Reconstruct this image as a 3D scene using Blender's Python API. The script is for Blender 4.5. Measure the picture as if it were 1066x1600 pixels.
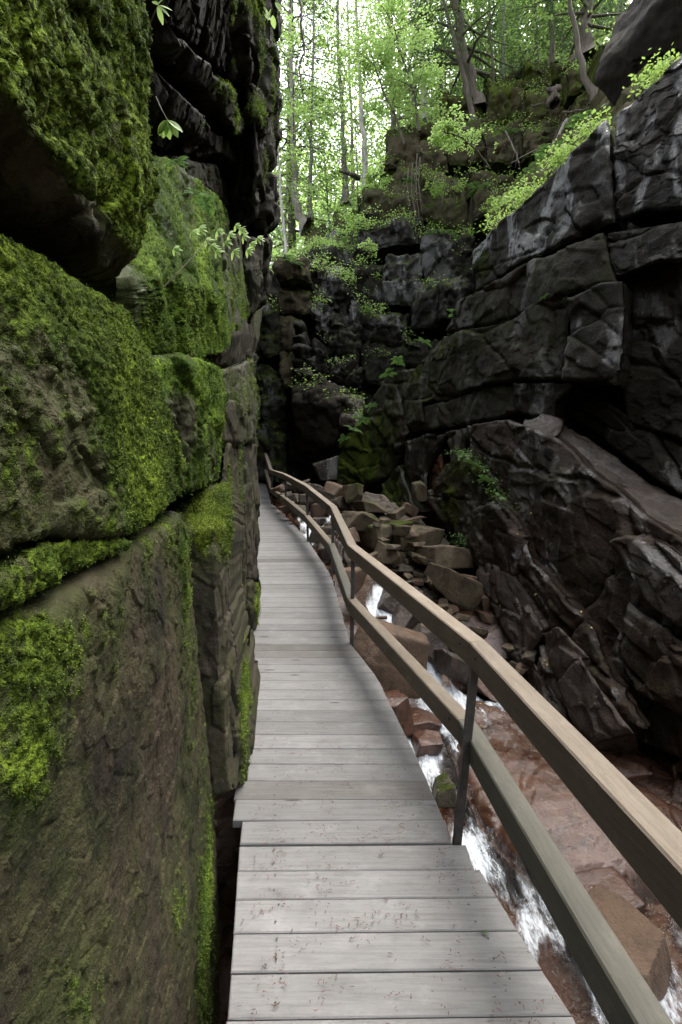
import bpy, math, random
import numpy as np
from mathutils import Vector
R = math.radians
# ------------------------------------------------------------------ camera, light, exposure
for o in list(bpy.data.objects): bpy.data.objects.remove(o)
sc = bpy.context.scene
col = sc.collection
F = 770.0; CZ = 1.7                      # focal length in photo pixels, eye height above the first deck boards
cam = bpy.data.cameras.new('camera'); camo = bpy.data.objects.new('camera', cam); col.objects.link(camo)
camo.location = (0, 0, CZ); camo.rotation_euler = (R(90), 0, 0)
cam.sensor_fit = 'VERTICAL'; cam.sensor_height = 36; cam.lens = 36*F/1600
cam.clip_start = 0.02; cam.clip_end = 2000
sc.camera = camo
SUN_EL, SUN_AZ = 66, 55                  # azimuth from +Y towards +X
w = bpy.data.worlds.new('World'); sc.world = w; w.use_nodes = True
wn = w.node_tree; wn.nodes.clear()
sky = wn.nodes.new('ShaderNodeTexSky'); sky.sky_type = 'NISHITA'; sky.sun_disc = False
sky.sun_elevation = R(SUN_EL); sky.sun_rotation = R(SUN_AZ); sky.air_density = 1.0; sky.dust_density = 4.0; sky.ozone_density = 1.0
hs = wn.nodes.new('ShaderNodeHueSaturation'); hs.inputs['Saturation'].default_value = 0.3
bg = wn.nodes.new('ShaderNodeBackground'); bg.inputs['Strength'].default_value = 0.15
wo = wn.nodes.new('ShaderNodeOutputWorld')
wn.links.new(sky.outputs[0], hs.inputs['Color']); wn.links.new(hs.outputs[0], bg.inputs[0]); wn.links.new(bg.outputs[0], wo.inputs[0])
sun = bpy.data.lights.new('sun', 'SUN'); sun.energy = 0.6; sun.angle = R(42); sun.color = (1, .96, .9)
suno = bpy.data.objects.new('sun', sun); col.objects.link(suno)
sd = Vector((math.cos(R(SUN_EL))*math.sin(R(SUN_AZ)), math.cos(R(SUN_EL))*math.cos(R(SUN_AZ)), math.sin(R(SUN_EL))))
suno.rotation_euler = (-sd).to_track_quat('-Z', 'Y').to_euler(); suno.location = (20, 10, 60)
sc.view_settings.view_transform = 'Standard'; sc.view_settings.look = 'None'
sc.view_settings.gamma = 1; sc.view_settings.use_curve_mapping = False
sc.view_settings.exposure = 2.75
sc.cycles.max_bounces = 7; sc.cycles.transparent_max_bounces = 16; sc.cycles.use_denoising = True
sc.cycles.caustics_reflective = False; sc.cycles.caustics_refractive = False

# ------------------------------------------------------------------ numeric helpers
rng = np.random.default_rng(7)
def P(px, py, d): return np.array(((px-533)/F*d, d, CZ-(py-800)/F*d))
def proj(V): return 533+F*V[..., 0]/np.maximum(V[..., 1], .05), 800-F*(V[..., 2]-CZ)/np.maximum(V[..., 1], .05)
def L(px, a=-.36, b=-.10): return a/((px-533)/F-b)     # depth at which the ray through px meets the left wall plane
U = np.uint32
def _h(ix, iy, iz, seed):
    h = ix.astype(U)*U(374761393)+iy.astype(U)*U(668265263)+iz.astype(U)*U(2246822519)+U((seed*1274126177+974711) & 0xffffffff)
    h = (h ^ (h >> U(15)))*U(2246822519); h = (h ^ (h >> U(13)))*U(3266489917)
    return h ^ (h >> U(16))
def perlin(p, seed=0):
    i = np.floor(p).astype(np.int64); f = p-i; u = f*f*f*(f*(f*6-15)+10); r = 0
    for a in (0, 1):
        wx = u[:, 0] if a else 1-u[:, 0]
        for b in (0, 1):
            wy = u[:, 1] if b else 1-u[:, 1]
            for c in (0, 1):
                wz = u[:, 2] if c else 1-u[:, 2]
                h = _h(i[:, 0]+a, i[:, 1]+b, i[:, 2]+c, seed)
                gx = (h & U(1023))/511.5-1; gy = ((h >> U(10)) & U(1023))/511.5-1; gz = ((h >> U(20)) & U(1023))/511.5-1
                r = r+wx*wy*wz*(gx*(f[:, 0]-a)+gy*(f[:, 1]-b)+gz*(f[:, 2]-c))
    return r*1.3
def fbm(p, octv=4, seed=0, gain=.5):
    r = 0; a = 1
    for k in range(octv):
        r = r+a*perlin(p, seed+k*17); p = p*2.03+11.3; a *= gain
    return r
def facets(p, seed=0, tilt=.8):
    """broken-rock relief: every Voronoi cell is a flat tilted chip; returns height (-1..1) and edge distance"""
    i = np.floor(p).astype(np.int64); n = len(p)
    b1 = np.full(n, 9.); b2 = np.full(n, 9.); hh = np.zeros(n)
    for a in (-1, 0, 1):
        for b in (-1, 0, 1):
            for c in (-1, 0, 1):
                x, y, z = i[:, 0]+a, i[:, 1]+b, i[:, 2]+c
                h = _h(x, y, z, seed)
                dx = p[:, 0]-(x+(h & U(1023))/1023.); dy = p[:, 1]-(y+((h >> U(10)) & U(1023))/1023.); dz = p[:, 2]-(z+((h >> U(20)) & U(1023))/1023.)
                d = dx*dx+dy*dy+dz*dz
                g = _h(z, x, y, seed+5)
                hv = (g & U(255))/127.5-1+tilt*(((g >> U(8)) & U(255))/127.5-1)*dx+tilt*(((g >> U(16)) & U(255))/127.5-1)*dy+tilt*(((g >> U(24)) & U(255))/127.5-1)*dz
                m = d < b1
                b2 = np.where(m, b1, np.minimum(b2, d)); hh = np.where(m, hv, hh); b1 = np.where(m, d, b1)
    return hh, np.sqrt(b2)-np.sqrt(b1)
def sstep(a, b, x):
    t = np.clip((x-a)/(b-a), 0, 1); return t*t*(3-2*t)
def vnormals(V, Q):
    n = np.zeros_like(V)
    fn = np.cross(V[Q[:, 2]]-V[Q[:, 0]], V[Q[:, -1]]-V[Q[:, 1]]) if Q.shape[1] == 4 else np.cross(V[Q[:, 1]]-V[Q[:, 0]], V[Q[:, 2]]-V[Q[:, 0]])
    for k in range(Q.shape[1]): np.add.at(n, Q[:, k], fn)
    return n/np.maximum(np.linalg.norm(n, axis=1), 1e-12)[:, None]

# ------------------------------------------------------------------ objects
def meshnp(name, V, polys, mat=None, smooth=True, attrs=None):
    V = np.asarray(V, np.float32)
    polys = [np.asarray(q, np.int32) for q in (polys if isinstance(polys, list) else [polys]) if len(q)]
    me = bpy.data.meshes.new(name); me.vertices.add(len(V)); me.vertices.foreach_set('co', V.ravel())
    nl = sum(q.size for q in polys); npol = sum(len(q) for q in polys)
    me.loops.add(nl); me.polygons.add(npol)
    me.loops.foreach_set('vertex_index', np.concatenate([q.ravel() for q in polys]))
    tot = np.concatenate([np.full(len(q), q.shape[1], np.int32) for q in polys])
    st = np.concatenate([[0], np.cumsum(tot)[:-1]]).astype(np.int32)
    me.polygons.foreach_set('loop_start', st); me.polygons.foreach_set('loop_total', tot)
    me.polygons.foreach_set('use_smooth', np.full(npol, smooth))
    if mat: me.materials.append(M[mat] if isinstance(mat, str) else mat)
    for k, v in (attrs or {}).items():
        a = me.attributes.new(k, 'FLOAT', 'POINT'); a.data.foreach_set('value', np.asarray(v, np.float32))
    me.update(calc_edges=True)
    return me
def obj(name, me, parent=None, loc=None):
    o = bpy.data.objects.new(name, me); col.objects.link(o)
    if parent: o.parent = parent
    if loc is not None: o.location = loc
    return o
def empty(name, loc=(0, 0, 0)):
    o = bpy.data.objects.new(name, None); col.objects.link(o); o.location = loc; o.empty_display_size = .1
    return o
def tag(o, label=None, cat=None, group=None, kind=None):
    if label: o['label'] = label
    if cat: o['category'] = cat
    if group: o['group'] = group
    if kind: o['kind'] = kind
    return o

# ------------------------------------------------------------------ materials
M = {}
class NT:
    def __init__(s, name):
        s.m = bpy.data.materials.new(name); s.m.use_nodes = True; s.t = s.m.node_tree; s.t.nodes.clear(); M[name] = s.m
        s.out = s.t.nodes.new('ShaderNodeOutputMaterial')
    def n(s, typ, **k):
        nd = s.t.nodes.new('ShaderNode'+typ)
        for a, b in k.items():
            if a.startswith('_'): setattr(nd, a[1:], b)
            else: s.set(nd.inputs[a.replace('__', ' ')], b)
        return nd
    def set(s, inp, v):
        if isinstance(v, bpy.types.NodeSocket): s.t.links.new(v, inp)
        elif isinstance(v, bpy.types.Node): s.t.links.new(v.outputs[0], inp)
        else: inp.default_value = v
    def coords(s, scale=(1, 1, 1)):
        tc = s.t.nodes.new('ShaderNodeTexCoord'); mp = s.t.nodes.new('ShaderNodeMapping')
        s.t.links.new(tc.outputs['Object'], mp.inputs[0]); mp.inputs['Scale'].default_value = scale
        return mp.outputs[0]
    def noise(s, scale, detail=4, rough=.55, v=None, dist=0):
        return s.n('TexNoise', Vector=v or s.coords(), Scale=scale, Detail=detail, Roughness=rough, Distortion=dist).outputs[0]
    def ramp(s, f, a, b, lo=0., hi=1.):
        return s.n('MapRange', Value=f, From__Min=a, From__Max=b, To__Min=lo, To__Max=hi, _interpolation_type='SMOOTHSTEP').outputs[0]
    def math(s, op, a, b=0.):
        nd = s.t.nodes.new('ShaderNodeMath'); nd.operation = op; s.set(nd.inputs[0], a); s.set(nd.inputs[1], b); return nd.outputs[0]
    def mix(s, f, a, b, mode='MIX'):
        nd = s.t.nodes.new('ShaderNodeMix'); nd.data_type = 'RGBA'; nd.blend_type = mode
        s.set(nd.inputs[0], f); s.set(nd.inputs[6], a if not isinstance(a, tuple) else (*a, 1)); s.set(nd.inputs[7], b if not isinstance(b, tuple) else (*b, 1))
        return nd.outputs[2]
    def mixf(s, f, a, b):
        nd = s.t.nodes.new('ShaderNodeMix'); s.set(nd.inputs[0], f); s.set(nd.inputs[2], a); s.set(nd.inputs[3], b); return nd.outputs[0]
    def attr(s, name):
        nd = s.t.nodes.new('ShaderNodeAttribute'); nd.attribute_name = name; return nd.outputs['Fac']
    def bump(s, h, strength, dist, normal=None):
        nd = s.n('Bump', Height=h, Strength=strength, Distance=dist)
        if normal is not None: s.set(nd.inputs['Normal'], normal)
        return nd.outputs[0]
    def end(s, sh): s.t.links.new(sh.outputs[0] if isinstance(sh, bpy.types.Node) else sh, s.out.inputs[0]); return s.m

def rock_mat(name, c1, c2, c3, rough=(.55, .85), moss=((.045, .075, .012), (.16, .22, .02)), sc=1., bump=1., spk=.45, spec=.5, bd=1., film=.0, grain=1., blotch=.0, wet=.0):
    t = NT(name)
    big = t.noise(1.1*sc, 4, .6); mid = t.noise(7*sc, 5, .65); fine = t.noise(55*sc, 4, .7); spn = t.noise(170*sc, 2, .6)
    streak = t.noise(1, 5, .6, t.coords((6*sc, 6*sc, .7*sc)))
    c = t.mix(t.ramp(big, .35, .65), c1, c2)
    c = t.mix(t.ramp(mid, .5, .72), c, c3)
    c = t.mix(t.math('MULTIPLY', t.ramp(streak, .52, .7), .6), c, tuple(x*.45 for x in c1))
    c = t.mix(t.math('MULTIPLY', t.ramp(spn, .55, .7), spk), c, tuple(min(1, x*2.4+.008) for x in c3))
    c = t.mix(t.math('MULTIPLY', t.ramp(fine, .55, .75), .55), c, tuple(x*.35 for x in c1))
    if blotch: c = t.mix(t.math('MULTIPLY', t.ramp(t.noise(3.2*sc, 5, .7, t.coords((1, 1, .55)), .5), .5, .62), blotch), c, tuple(x*.22 for x in c1))
    mo = t.attr('moss'); mn = t.noise(26*sc, 5, .75); mn2 = t.noise(90*sc, 3, .7)
    mf = t.math('ADD', mo, t.math('MULTIPLY', t.math('SUBTRACT', mn, .5), 1.1))
    mf = t.ramp(mf, .38, .62)
    mc = t.mix(t.ramp(t.noise(3.5*sc, 4, .65), .35, .68), moss[0], moss[1])
    mc = t.mix(t.ramp(mn2, .35, .62), tuple(x*.4 for x in moss[0]), mc)
    if film: c = t.mix(t.math('MULTIPLY', t.ramp(t.math('ADD', mo, t.math('MULTIPLY', t.math('SUBTRACT', t.noise(9*sc, 4, .7), .5), 1.4)), -.35, .6), film), c, tuple(.5*(x*.75+y*.25) for x, y in zip(*moss)))
    c = t.mix(mf, c, mc)
    ro = t.mixf(t.ramp(mid, .3, .7), rough[0], rough[1]); ro = t.mixf(mf, ro, .95)
    hgt = t.math('ADD', t.math('MULTIPLY', mid, .6), t.math('ADD', t.math('MULTIPLY', fine, .22*grain), t.math('MULTIPLY', spn, .07*grain)))
    nb = t.bump(hgt, .8*bump, .05*bd/sc)
    nb = t.bump(t.math('MULTIPLY', mn2, mf), .9, .012, nb)
    p = t.n('BsdfPrincipled', Base__Color=c, Roughness=ro, Normal=nb)
    p.inputs['Specular IOR Level'].default_value = spec
    sp = spec
    if wet:
        wm = t.math('MULTIPLY', t.ramp(t.noise(1, 4, .6, t.coords((2.6*sc, 2.6*sc, .9*sc)), .6), .5, .6), wet)
        ro2 = t.mixf(wm, ro, .11); t.set(p.inputs['Roughness'], t.mixf(mf, ro2, .95)); sp = t.mixf(wm, spec, .75)
    t.set(p.inputs['Specular IOR Level'], t.mixf(mf, sp, .1))
    return t.end(p)
rock_mat('moss_rock', (.030, .022, .012), (.046, .034, .020), (.019, .014, .009), moss=((.036, .058, .006), (.135, .195, .016)), bump=.6, film=.5, spk=.55, grain=3., blotch=.8, spec=.2, rough=(.7, .95))
rock_mat('green_moss_rock', (.026, .021, .012), (.036, .030, .018), (.018, .014, .010), moss=((.030, .056, .005), (.12, .19, .014)), bump=.5, film=.6, spec=.2, rough=(.7, .95))
rock_mat('overhang_rock', (.011, .0085, .0065), (.019, .0145, .0105), (.008, .006, .005), moss=((.028, .045, .005), (.10, .14, .012)), rough=(.75, .95), bump=.8, film=.3, spk=.2, spec=.12, grain=2.)  # very dark base colour: shade of the overhanging slabs is painted in
rock_mat('column_rock', (.025, .019, .0135), (.040, .031, .022), (.018, .014, .010), moss=((.034, .050, .005), (.13, .165, .013)), rough=(.7, .9), bump=.6, film=.45, grain=2., blotch=.5, spec=.2)
rock_mat('wet_wall', (.0080, .0058, .0034), (.0135, .0098, .0058), (.0058, .0042, .0027), rough=(.5, .8), moss=((.012, .0155, .003), (.036, .043, .005)), sc=.7, bump=.8, spk=.35, bd=.6, film=.6, spec=.10, grain=3., blotch=.45, wet=.8)
rock_mat('stained_wall', (.0145, .0078, .0042), (.0240, .0135, .0078), (.009, .0054, .0033), rough=(.42, .75), moss=((.024, .032, .005), (.075, .092, .010)), sc=.7, bump=.8, spk=.3, bd=.6, film=.3, spec=.14, grain=3., blotch=.5, wet=1.)
rock_mat('tip_rock', (.0135, .0108, .0065), (.0215, .0172, .0105), (.0088, .007, .0048), rough=(.6, .9), moss=((.026, .037, .005), (.095, .122, .012)), sc=.7, bump=.8, spk=.2, film=.65, spec=.12, grain=2.4, wet=.3)
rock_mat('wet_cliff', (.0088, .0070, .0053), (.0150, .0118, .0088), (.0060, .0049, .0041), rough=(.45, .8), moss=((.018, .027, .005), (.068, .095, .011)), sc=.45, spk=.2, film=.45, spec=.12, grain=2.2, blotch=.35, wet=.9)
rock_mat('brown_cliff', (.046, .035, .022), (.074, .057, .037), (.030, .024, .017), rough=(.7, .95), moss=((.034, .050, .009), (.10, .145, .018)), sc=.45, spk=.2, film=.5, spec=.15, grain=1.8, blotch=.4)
rock_mat('wet_slab', (.036, .0225, .0155), (.056, .037, .027), (.024, .016, .0118), rough=(.3, .6), moss=((.028, .038, .007), (.08, .10, .012)), sc=.8, spk=.2, film=.3, spec=.35, grain=1.8, blotch=.4, wet=1.)
rock_mat('red_granite', (.048, .021, .011), (.076, .037, .022), (.030, .0135, .0075), rough=(.2, .42), moss=((.04, .05, .012), (.1, .12, .02)), sc=1, spk=.5, spec=.5, grain=3., blotch=.55, wet=.5, bump=.4)
rock_mat('tan_slab', (.078, .055, .034), (.112, .082, .052), (.052, .037, .024), rough=(.5, .8), moss=((.032, .046, .007), (.095, .125, .014)), sc=1.1, spk=.3, film=.35, spec=.25, grain=2.4, blotch=.5)
rock_mat('grey_boulder', (.056, .042, .029), (.084, .064, .046), (.038, .029, .021), rough=(.45, .8), moss=((.030, .044, .007), (.09, .12, .013)), sc=1.2, spk=.3, film=.35, spec=.3, grain=2., blotch=.4)
rock_mat('orange_boulder', (.080, .048, .028), (.108, .069, .043), (.056, .033, .020), rough=(.45, .8), sc=1.2, spk=.3, spec=.35, grain=2., blotch=.35)
rock_mat('bank_soil', (.042, .031, .019), (.064, .047, .030), (.026, .020, .014), rough=(.85, .98), moss=((.036, .052, .008), (.11, .15, .018)), sc=.6, spk=.1, film=.5, spec=.1, grain=1.5)

def wood_mat(name, base, dark, pale, rough=.75):
    t = NT(name); oi = t.t.nodes.new('ShaderNodeObjectInfo').outputs['Random']
    add = t.t.nodes.new('ShaderNodeVectorMath'); add.operation = 'ADD'
    tc = t.t.nodes.new('ShaderNodeTexCoord'); cb = t.n('CombineXYZ', X=t.math('MULTIPLY', oi, 37.), Y=t.math('MULTIPLY', oi, 11.), Z=t.math('MULTIPLY', oi, 23.))
    t.t.links.new(tc.outputs['Object'], add.inputs[0]); t.t.links.new(cb.outputs[0], add.inputs[1])
    def mp(s):
        m = t.t.nodes.new('ShaderNodeMapping'); t.t.links.new(add.outputs[0], m.inputs[0]); m.inputs['Scale'].default_value = s; return m.outputs[0]
    g = t.noise(1, 6, .7, mp((3, 70, 70)), .6); blot = t.noise(5, 5, .7, mp((1, 1.5, 1.5))); sp = t.noise(130, 2, .6, mp((1, 1, 1))); kn = t.n('TexVoronoi', Vector=mp((1, 4, 4)), Scale=1.6).outputs[0]
    c = t.mix(t.ramp(g, .35, .7), base, dark)
    c = t.mix(t.ramp(blot, .5, .75), c, pale)
    c = t.mix(t.math('MULTIPLY', t.ramp(blot, .48, .25), .45), c, tuple(x*.6 for x in dark))
    c = t.mix(t.ramp(kn, .09, .05), c, tuple(x*.35 for x in dark))
    c = t.mix(t.math('MULTIPLY', t.ramp(sp, .6, .75), .3), c, tuple(x*.4 for x in dark))
    vmul = t.n('HueSaturation', Color=c, Value=t.math('ADD', t.math('MULTIPLY', oi, .32), .82))
    p = t.n('BsdfPrincipled', Base__Color=vmul, Roughness=rough, Normal=t.bump(g, .5, .006))
    return t.end(p)
wood_mat('deck_wood', (.142, .137, .130), (.104, .100, .095), (.172, .167, .160))
wood_mat('old_deck_wood', (0.0938, 0.0870, 0.0788), (0.0660, 0.0607, 0.0547), (0.1200, 0.1125, 0.1013))
wood_mat('rail_wood', (.148, .118, .084), (.105, .082, .057), (.175, .145, .11))
wood_mat('lower_rail_wood', (.074, .069, .052), (.055, .052, .040), (.10, .095, .074))
wood_mat('frame_wood', (.06, .05, .04), (.04, .034, .028), (.07, .06, .05))

def simple(name, c, rough=.6, metal=0., var=.3, nsc=8, bump=.2, bd=.01):
    t = NT(name); n = t.noise(nsc, 5, .65)
    p = t.n('BsdfPrincipled', Base__Color=t.mix(t.ramp(n, .3, .7), tuple(x*(1-var) for x in c), tuple(min(1, x*(1+var)) for x in c)), Roughness=rough, Metallic=metal, Normal=t.bump(n, bump, bd))
    return t.end(p)
simple('post_steel', (.035, .03, .027), .5, .3, .4, 30)
simple('litter', (.07, .03, .024), .9, 0, .5, 20)
simple('yellow_leaf', (.30, .20, .04), .6, 0, .35, 6)
def bark(name, c1, c2, vs=1.):
    t = NT(name); n = t.noise(1, 6, .7, t.coords((14*vs, 14*vs, 2.2*vs)), .4); b = t.noise(2, 4)
    c = t.mix(t.ramp(n, .35, .65), c1, c2); c = t.mix(t.math('MULTIPLY', t.ramp(b, .45, .7), .5), c, (.06, .075, .035))
    return t.end(t.n('BsdfPrincipled', Base__Color=c, Roughness=.9, Normal=t.bump(n, .8, .03)))
bark('dark_bark', (.045, .035, .027), (.11, .088, .07))
bark('grey_bark', (.10, .088, .075), (.21, .19, .165))
bark('pale_bark', (.26, .24, .21), (.50, .47, .43))
def leafmat(name, c1, c2, trans=.5, rough=.5):
    t = NT(name); a = t.attr('tint')
    c = t.mix(a, c1, c2)
    p = t.n('BsdfPrincipled', Base__Color=c, Roughness=rough); p.inputs['Specular IOR Level'].default_value = .3
    tr = t.n('BsdfTranslucent', Color=t.mix(.5, c, (.40, .56, .16), 'MIX') if trans > .4 else c)
    return _leafend(t, p, tr, trans)
def _leafend(t, p, tr, trans):
    mx = t.t.nodes.new('ShaderNodeMixShader'); mx.inputs[0].default_value = trans
    t.t.links.new(p.outputs[0], mx.inputs[1]); t.t.links.new(tr.outputs[0], mx.inputs[2]); return t.end(mx)
leafmat('leaf_bright', (.20, .32, .08), (.38, .53, .18), .52)
leafmat('leaf_mid', (.07, .14, .025), (.18, .29, .055), .45)
leafmat('leaf_rim', (.08, .16, .02), (.22, .34, .05), .45)
leafmat('leaf_conifer', (.05, .095, .035), (.12, .18, .07), .4)
leafmat('fern_leaf', (.05, .11, .025), (.13, .23, .06), .35)
leafmat('moss_blade', (.036, .060, .007), (.14, .205, .02), .25, .8)
leafmat('green_moss_blade', (.028, .055, .005), (.125, .195, .014), .25, .8)
def water():
    t = NT('stream_water'); fo = t.attr('foam')
    n1 = t.noise(22, 5, .6, t.coords((1, .45, 1)), .8); n2 = t.noise(60, 4, .65, t.coords((1, .35, .6)), .5)
    nb = t.bump(t.math('ADD', n1, t.math('MULTIPLY', n2, .35)), .7, .05)
    f = t.ramp(t.math('ADD', fo, t.math('MULTIPLY', t.math('SUBTRACT', n2, .5), .9)), .3, 1.0)
    gl = t.n('BsdfGlossy', Color=(1, 1, 1, 1), Roughness=.09, Normal=nb); tp = t.n('BsdfTransparent', Color=(.86, .72, .6, 1))
    fr = t.n('Fresnel', IOR=1.33, Normal=nb)
    mx = t.t.nodes.new('ShaderNodeMixShader'); t.set(mx.inputs[0], fr); t.t.links.new(tp.outputs[0], mx.inputs[1]); t.t.links.new(gl.outputs[0], mx.inputs[2])
    wh = t.n('BsdfPrincipled', Base__Color=(.55, .58, .60, 1), Roughness=.6, Normal=nb)
    m2 = t.t.nodes.new('ShaderNodeMixShader'); t.set(m2.inputs[0], f); t.t.links.new(mx.outputs[0], m2.inputs[1]); t.t.links.new(wh.outputs[0], m2.inputs[2])
    t.end(m2)
water()

# ------------------------------------------------------------------ rock builders
def resample(row, n):
    a = np.array([P(*q) if len(q) == 3 else np.array(q[:3]) for q in row], float)
    s = np.concatenate([[0], np.cumsum(np.linalg.norm(np.diff(a, axis=0), axis=1))]); ln = s[-1]; s = s/s[-1]
    t = np.linspace(0, 1, n)
    return np.stack([np.interp(t, s, a[:, k]) for k in range(3)], 1), ln
BLADES = []
def ruled(name, rows, back, mat, parent=None, res=.0045, fac=((.5, .04),), fb=(.3, .03), rnd=.05, moss=.0, up=.0, seed=0, wob=.03, strata=None, mossfn=None, mossdisp=0., blades=0, mossscale=2.5, maxn=420, warp=.25, anis=None):
    """a rock mass: its seen face swept through the rows of corner points, edges rounded, sides and back closed"""
    back = np.array(back, float); thick = np.linalg.norm(back); bh = back/thick
    smp = [resample(r, 24) for r in rows]
    dm = np.mean([np.mean(s[0][:, 1]) for s in smp]); sp = max(res*dm, .0035)
    nu = int(np.clip(max(s[1] for s in smp)/sp, 8, maxn))
    gaps = [np.mean(np.linalg.norm(smp[i+1][0]-smp[i][0], axis=1)) for i in range(len(rows)-1)]
    nv = int(np.clip(sum(gaps)/sp, 8, maxn))
    cs = np.concatenate([[0], np.cumsum(gaps)]); cs /= cs[-1]
    Rr = np.stack([resample(r, nu)[0] for r in rows])             # rows x nu x 3
    tv = np.linspace(0, 1, nv); k = np.clip(np.searchsorted(cs, tv, 'right')-1, 0, len(rows)-2); f = (tv-cs[k])/(cs[k+1]-cs[k])
    G = Rr[k]*(1-f)[:, None, None]+Rr[k+1]*f[:, None, None]        # nv x nu x 3
    nrm = np.cross(np.gradient(G, axis=1), np.gradient(G, axis=0)); nrm /= np.maximum(np.linalg.norm(nrm, axis=2, keepdims=True), 1e-12)
    if np.mean(nrm @ (-bh)) < 0: nrm = -nrm
    V = G.reshape(-1, 3); N = nrm.reshape(-1, 3)
    def disp(p):
        h = np.zeros(len(p)); wv = np.stack([fbm(p*1.7+9.1*q, 3, seed+31+q) for q in range(3)], 1)
        for j, (s, a) in enumerate(fac):
            pw = p+wv*s*warp
            if anis is not None: av = np.array(anis[:3])/np.linalg.norm(anis[:3]); pw = pw-np.outer(pw @ av, av)*(1-1/anis[3])
            hv, ed = facets(pw/s, seed+j*3, .9); h += a*hv
            h -= a*.6*(1-sstep(0, .07, ed))*(j == 0)
        h += fb[1]*fbm(p/fb[0], 5, seed+77, .55)
        if strata:
            dr, s, a = strata; q = (p+wv*s*.6) @ (np.array(dr)/np.linalg.norm(dr))/s
            i = np.floor(q); fr = q-i; hv = (_h(i.astype(np.int64), i.astype(np.int64)*0, i.astype(np.int64)*0, seed+3) & U(255))/127.5-1
            h += a*hv-a*.8*(1-sstep(0, .12, np.minimum(fr, 1-fr)))
        return h, wv
    h, wv = disp(V)
    du = np.linalg.norm(np.diff(G, axis=1), axis=2); cu = np.concatenate([np.zeros((nv, 1)), np.cumsum(du, 1)], 1)
    dv = np.linalg.norm(np.diff(G, axis=0), axis=2); cv = np.concatenate([np.zeros((1, nu)), np.cumsum(dv, 0)], 0)
    e = np.minimum(np.minimum(cu, cu[:, -1:]-cu), np.minimum(cv, cv[-1:]-cv)).ravel()
    e = e*(1+.5*fbm(V/.15, 2, seed+3))
    fe = np.clip(1-e/rnd, 0, 1); off = rnd*(1-np.sqrt(np.maximum(0, 1-fe*fe)))
    V = V+N*h[:, None]+bh*off[:, None]+wv*wob
    idx = np.arange(nu*nv).reshape(nv, nu)
    Q = [np.stack([idx[:-1, :-1], idx[:-1, 1:], idx[1:, 1:], idx[1:, :-1]], -1).reshape(-1, 4)]
    ring = np.concatenate([idx[0, :-1], idx[:-1, -1], idx[-1, :0:-1], idx[:0:-1, 0]]); nr = len(ring)
    K = int(np.clip(thick/(sp*2.5), 2, 14)); Vs = [V]; base = V[ring]; prev = ring; cnt = len(V)
    c0 = base.mean(0)
    for j in range(1, K+1):
        q = base+back*(j/K); fj = j/K
        n2 = np.stack([fbm(q/.35+5*z, 3, seed+60+z) for z in range(3)], 1)
        q = q+n2*wob*1.2*min(1, fj*4)
        q = q+(c0+back*fj-q)*.10*fj
        Vs.append(q); cur = np.arange(cnt, cnt+nr); cnt += nr
        Q.append(np.stack([prev, np.roll(prev, -1), np.roll(cur, -1), cur], -1)); prev = cur
    Vs.append(q.mean(0, keepdims=True)); ctr = cnt
    T = np.stack([prev, np.roll(prev, -1), np.full(nr, ctr)], -1)
    V = np.concatenate(Vs); Q = np.concatenate(Q)
    # orientation: make face normals point away from the back
    q0 = Q[len(Q)//8:len(Q)//8+50] if len(Q) > 60 else Q[:8]
    fn = np.cross(V[Q[:(nu-1)*(nv-1), 2]]-V[Q[:(nu-1)*(nv-1), 0]], V[Q[:(nu-1)*(nv-1), 3]]-V[Q[:(nu-1)*(nv-1), 1]]).mean(0)
    if fn @ bh > 0: Q = Q[:, ::-1]; T = T[:, ::-1]
    n = vnormals(V, Q)
    mo = np.full(len(V), moss)+up*sstep(.15, .75, n[:, 2])
    if mossfn is not None: mo = mo+mossfn(V, n)
    mo = mo+.42*fbm(V*mossscale*np.array((1, 1, .5)), 5, seed+5, .6)
    if mossdisp:
        mk = sstep(.4, .6, mo+.5*fbm(V*30, 3, seed+9))
        V = V+n*(mk*(mossdisp*(.6+1.2*fbm(V*np.array((85, 85, 55)), 3, seed+12, .6)))) [:, None]
        if blades:
            nf = nu*nv; pr = np.clip(mk[:nf]*np.clip(mo[:nf], 0, 1), 0, None); pr = pr/pr.sum()
            s = rng.choice(nf, blades, p=pr); BLADES.append((V[s], n[s], mat == 'green_moss_rock'))
    me = meshnp(name, V, [Q, T], mat, True, {'moss': mo})
    return obj(name, me, parent)

def cube_sphere(n):
    g = np.linspace(-1, 1, n+1); g = np.tan(g*np.pi/4)
    Vs = []; Q = []; c = 0
    for ax in range(3):
        for s in (-1, 1):
            a, b = np.meshgrid(g, g, indexing='ij'); p = np.zeros((n+1, n+1, 3)); p[..., ax] = s; p[..., (ax+1) % 3] = a*s; p[..., (ax+2) % 3] = b
            Vs.append(p.reshape(-1, 3)); i = np.arange((n+1)**2).reshape(n+1, n+1)+c
            Q.append(np.stack([i[:-1, :-1], i[1:, :-1], i[1:, 1:], i[:-1, 1:]], -1).reshape(-1, 4)); c += (n+1)**2
    V = np.concatenate(Vs); Q = np.concatenate(Q); V /= np.linalg.norm(V, axis=1)[:, None]
    key = np.round(V*1e5).astype(np.int64); _, first, inv = np.unique(key, axis=0, return_index=True, return_inverse=True)
    return V[first], inv.ravel()[Q]
CS = {}
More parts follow.
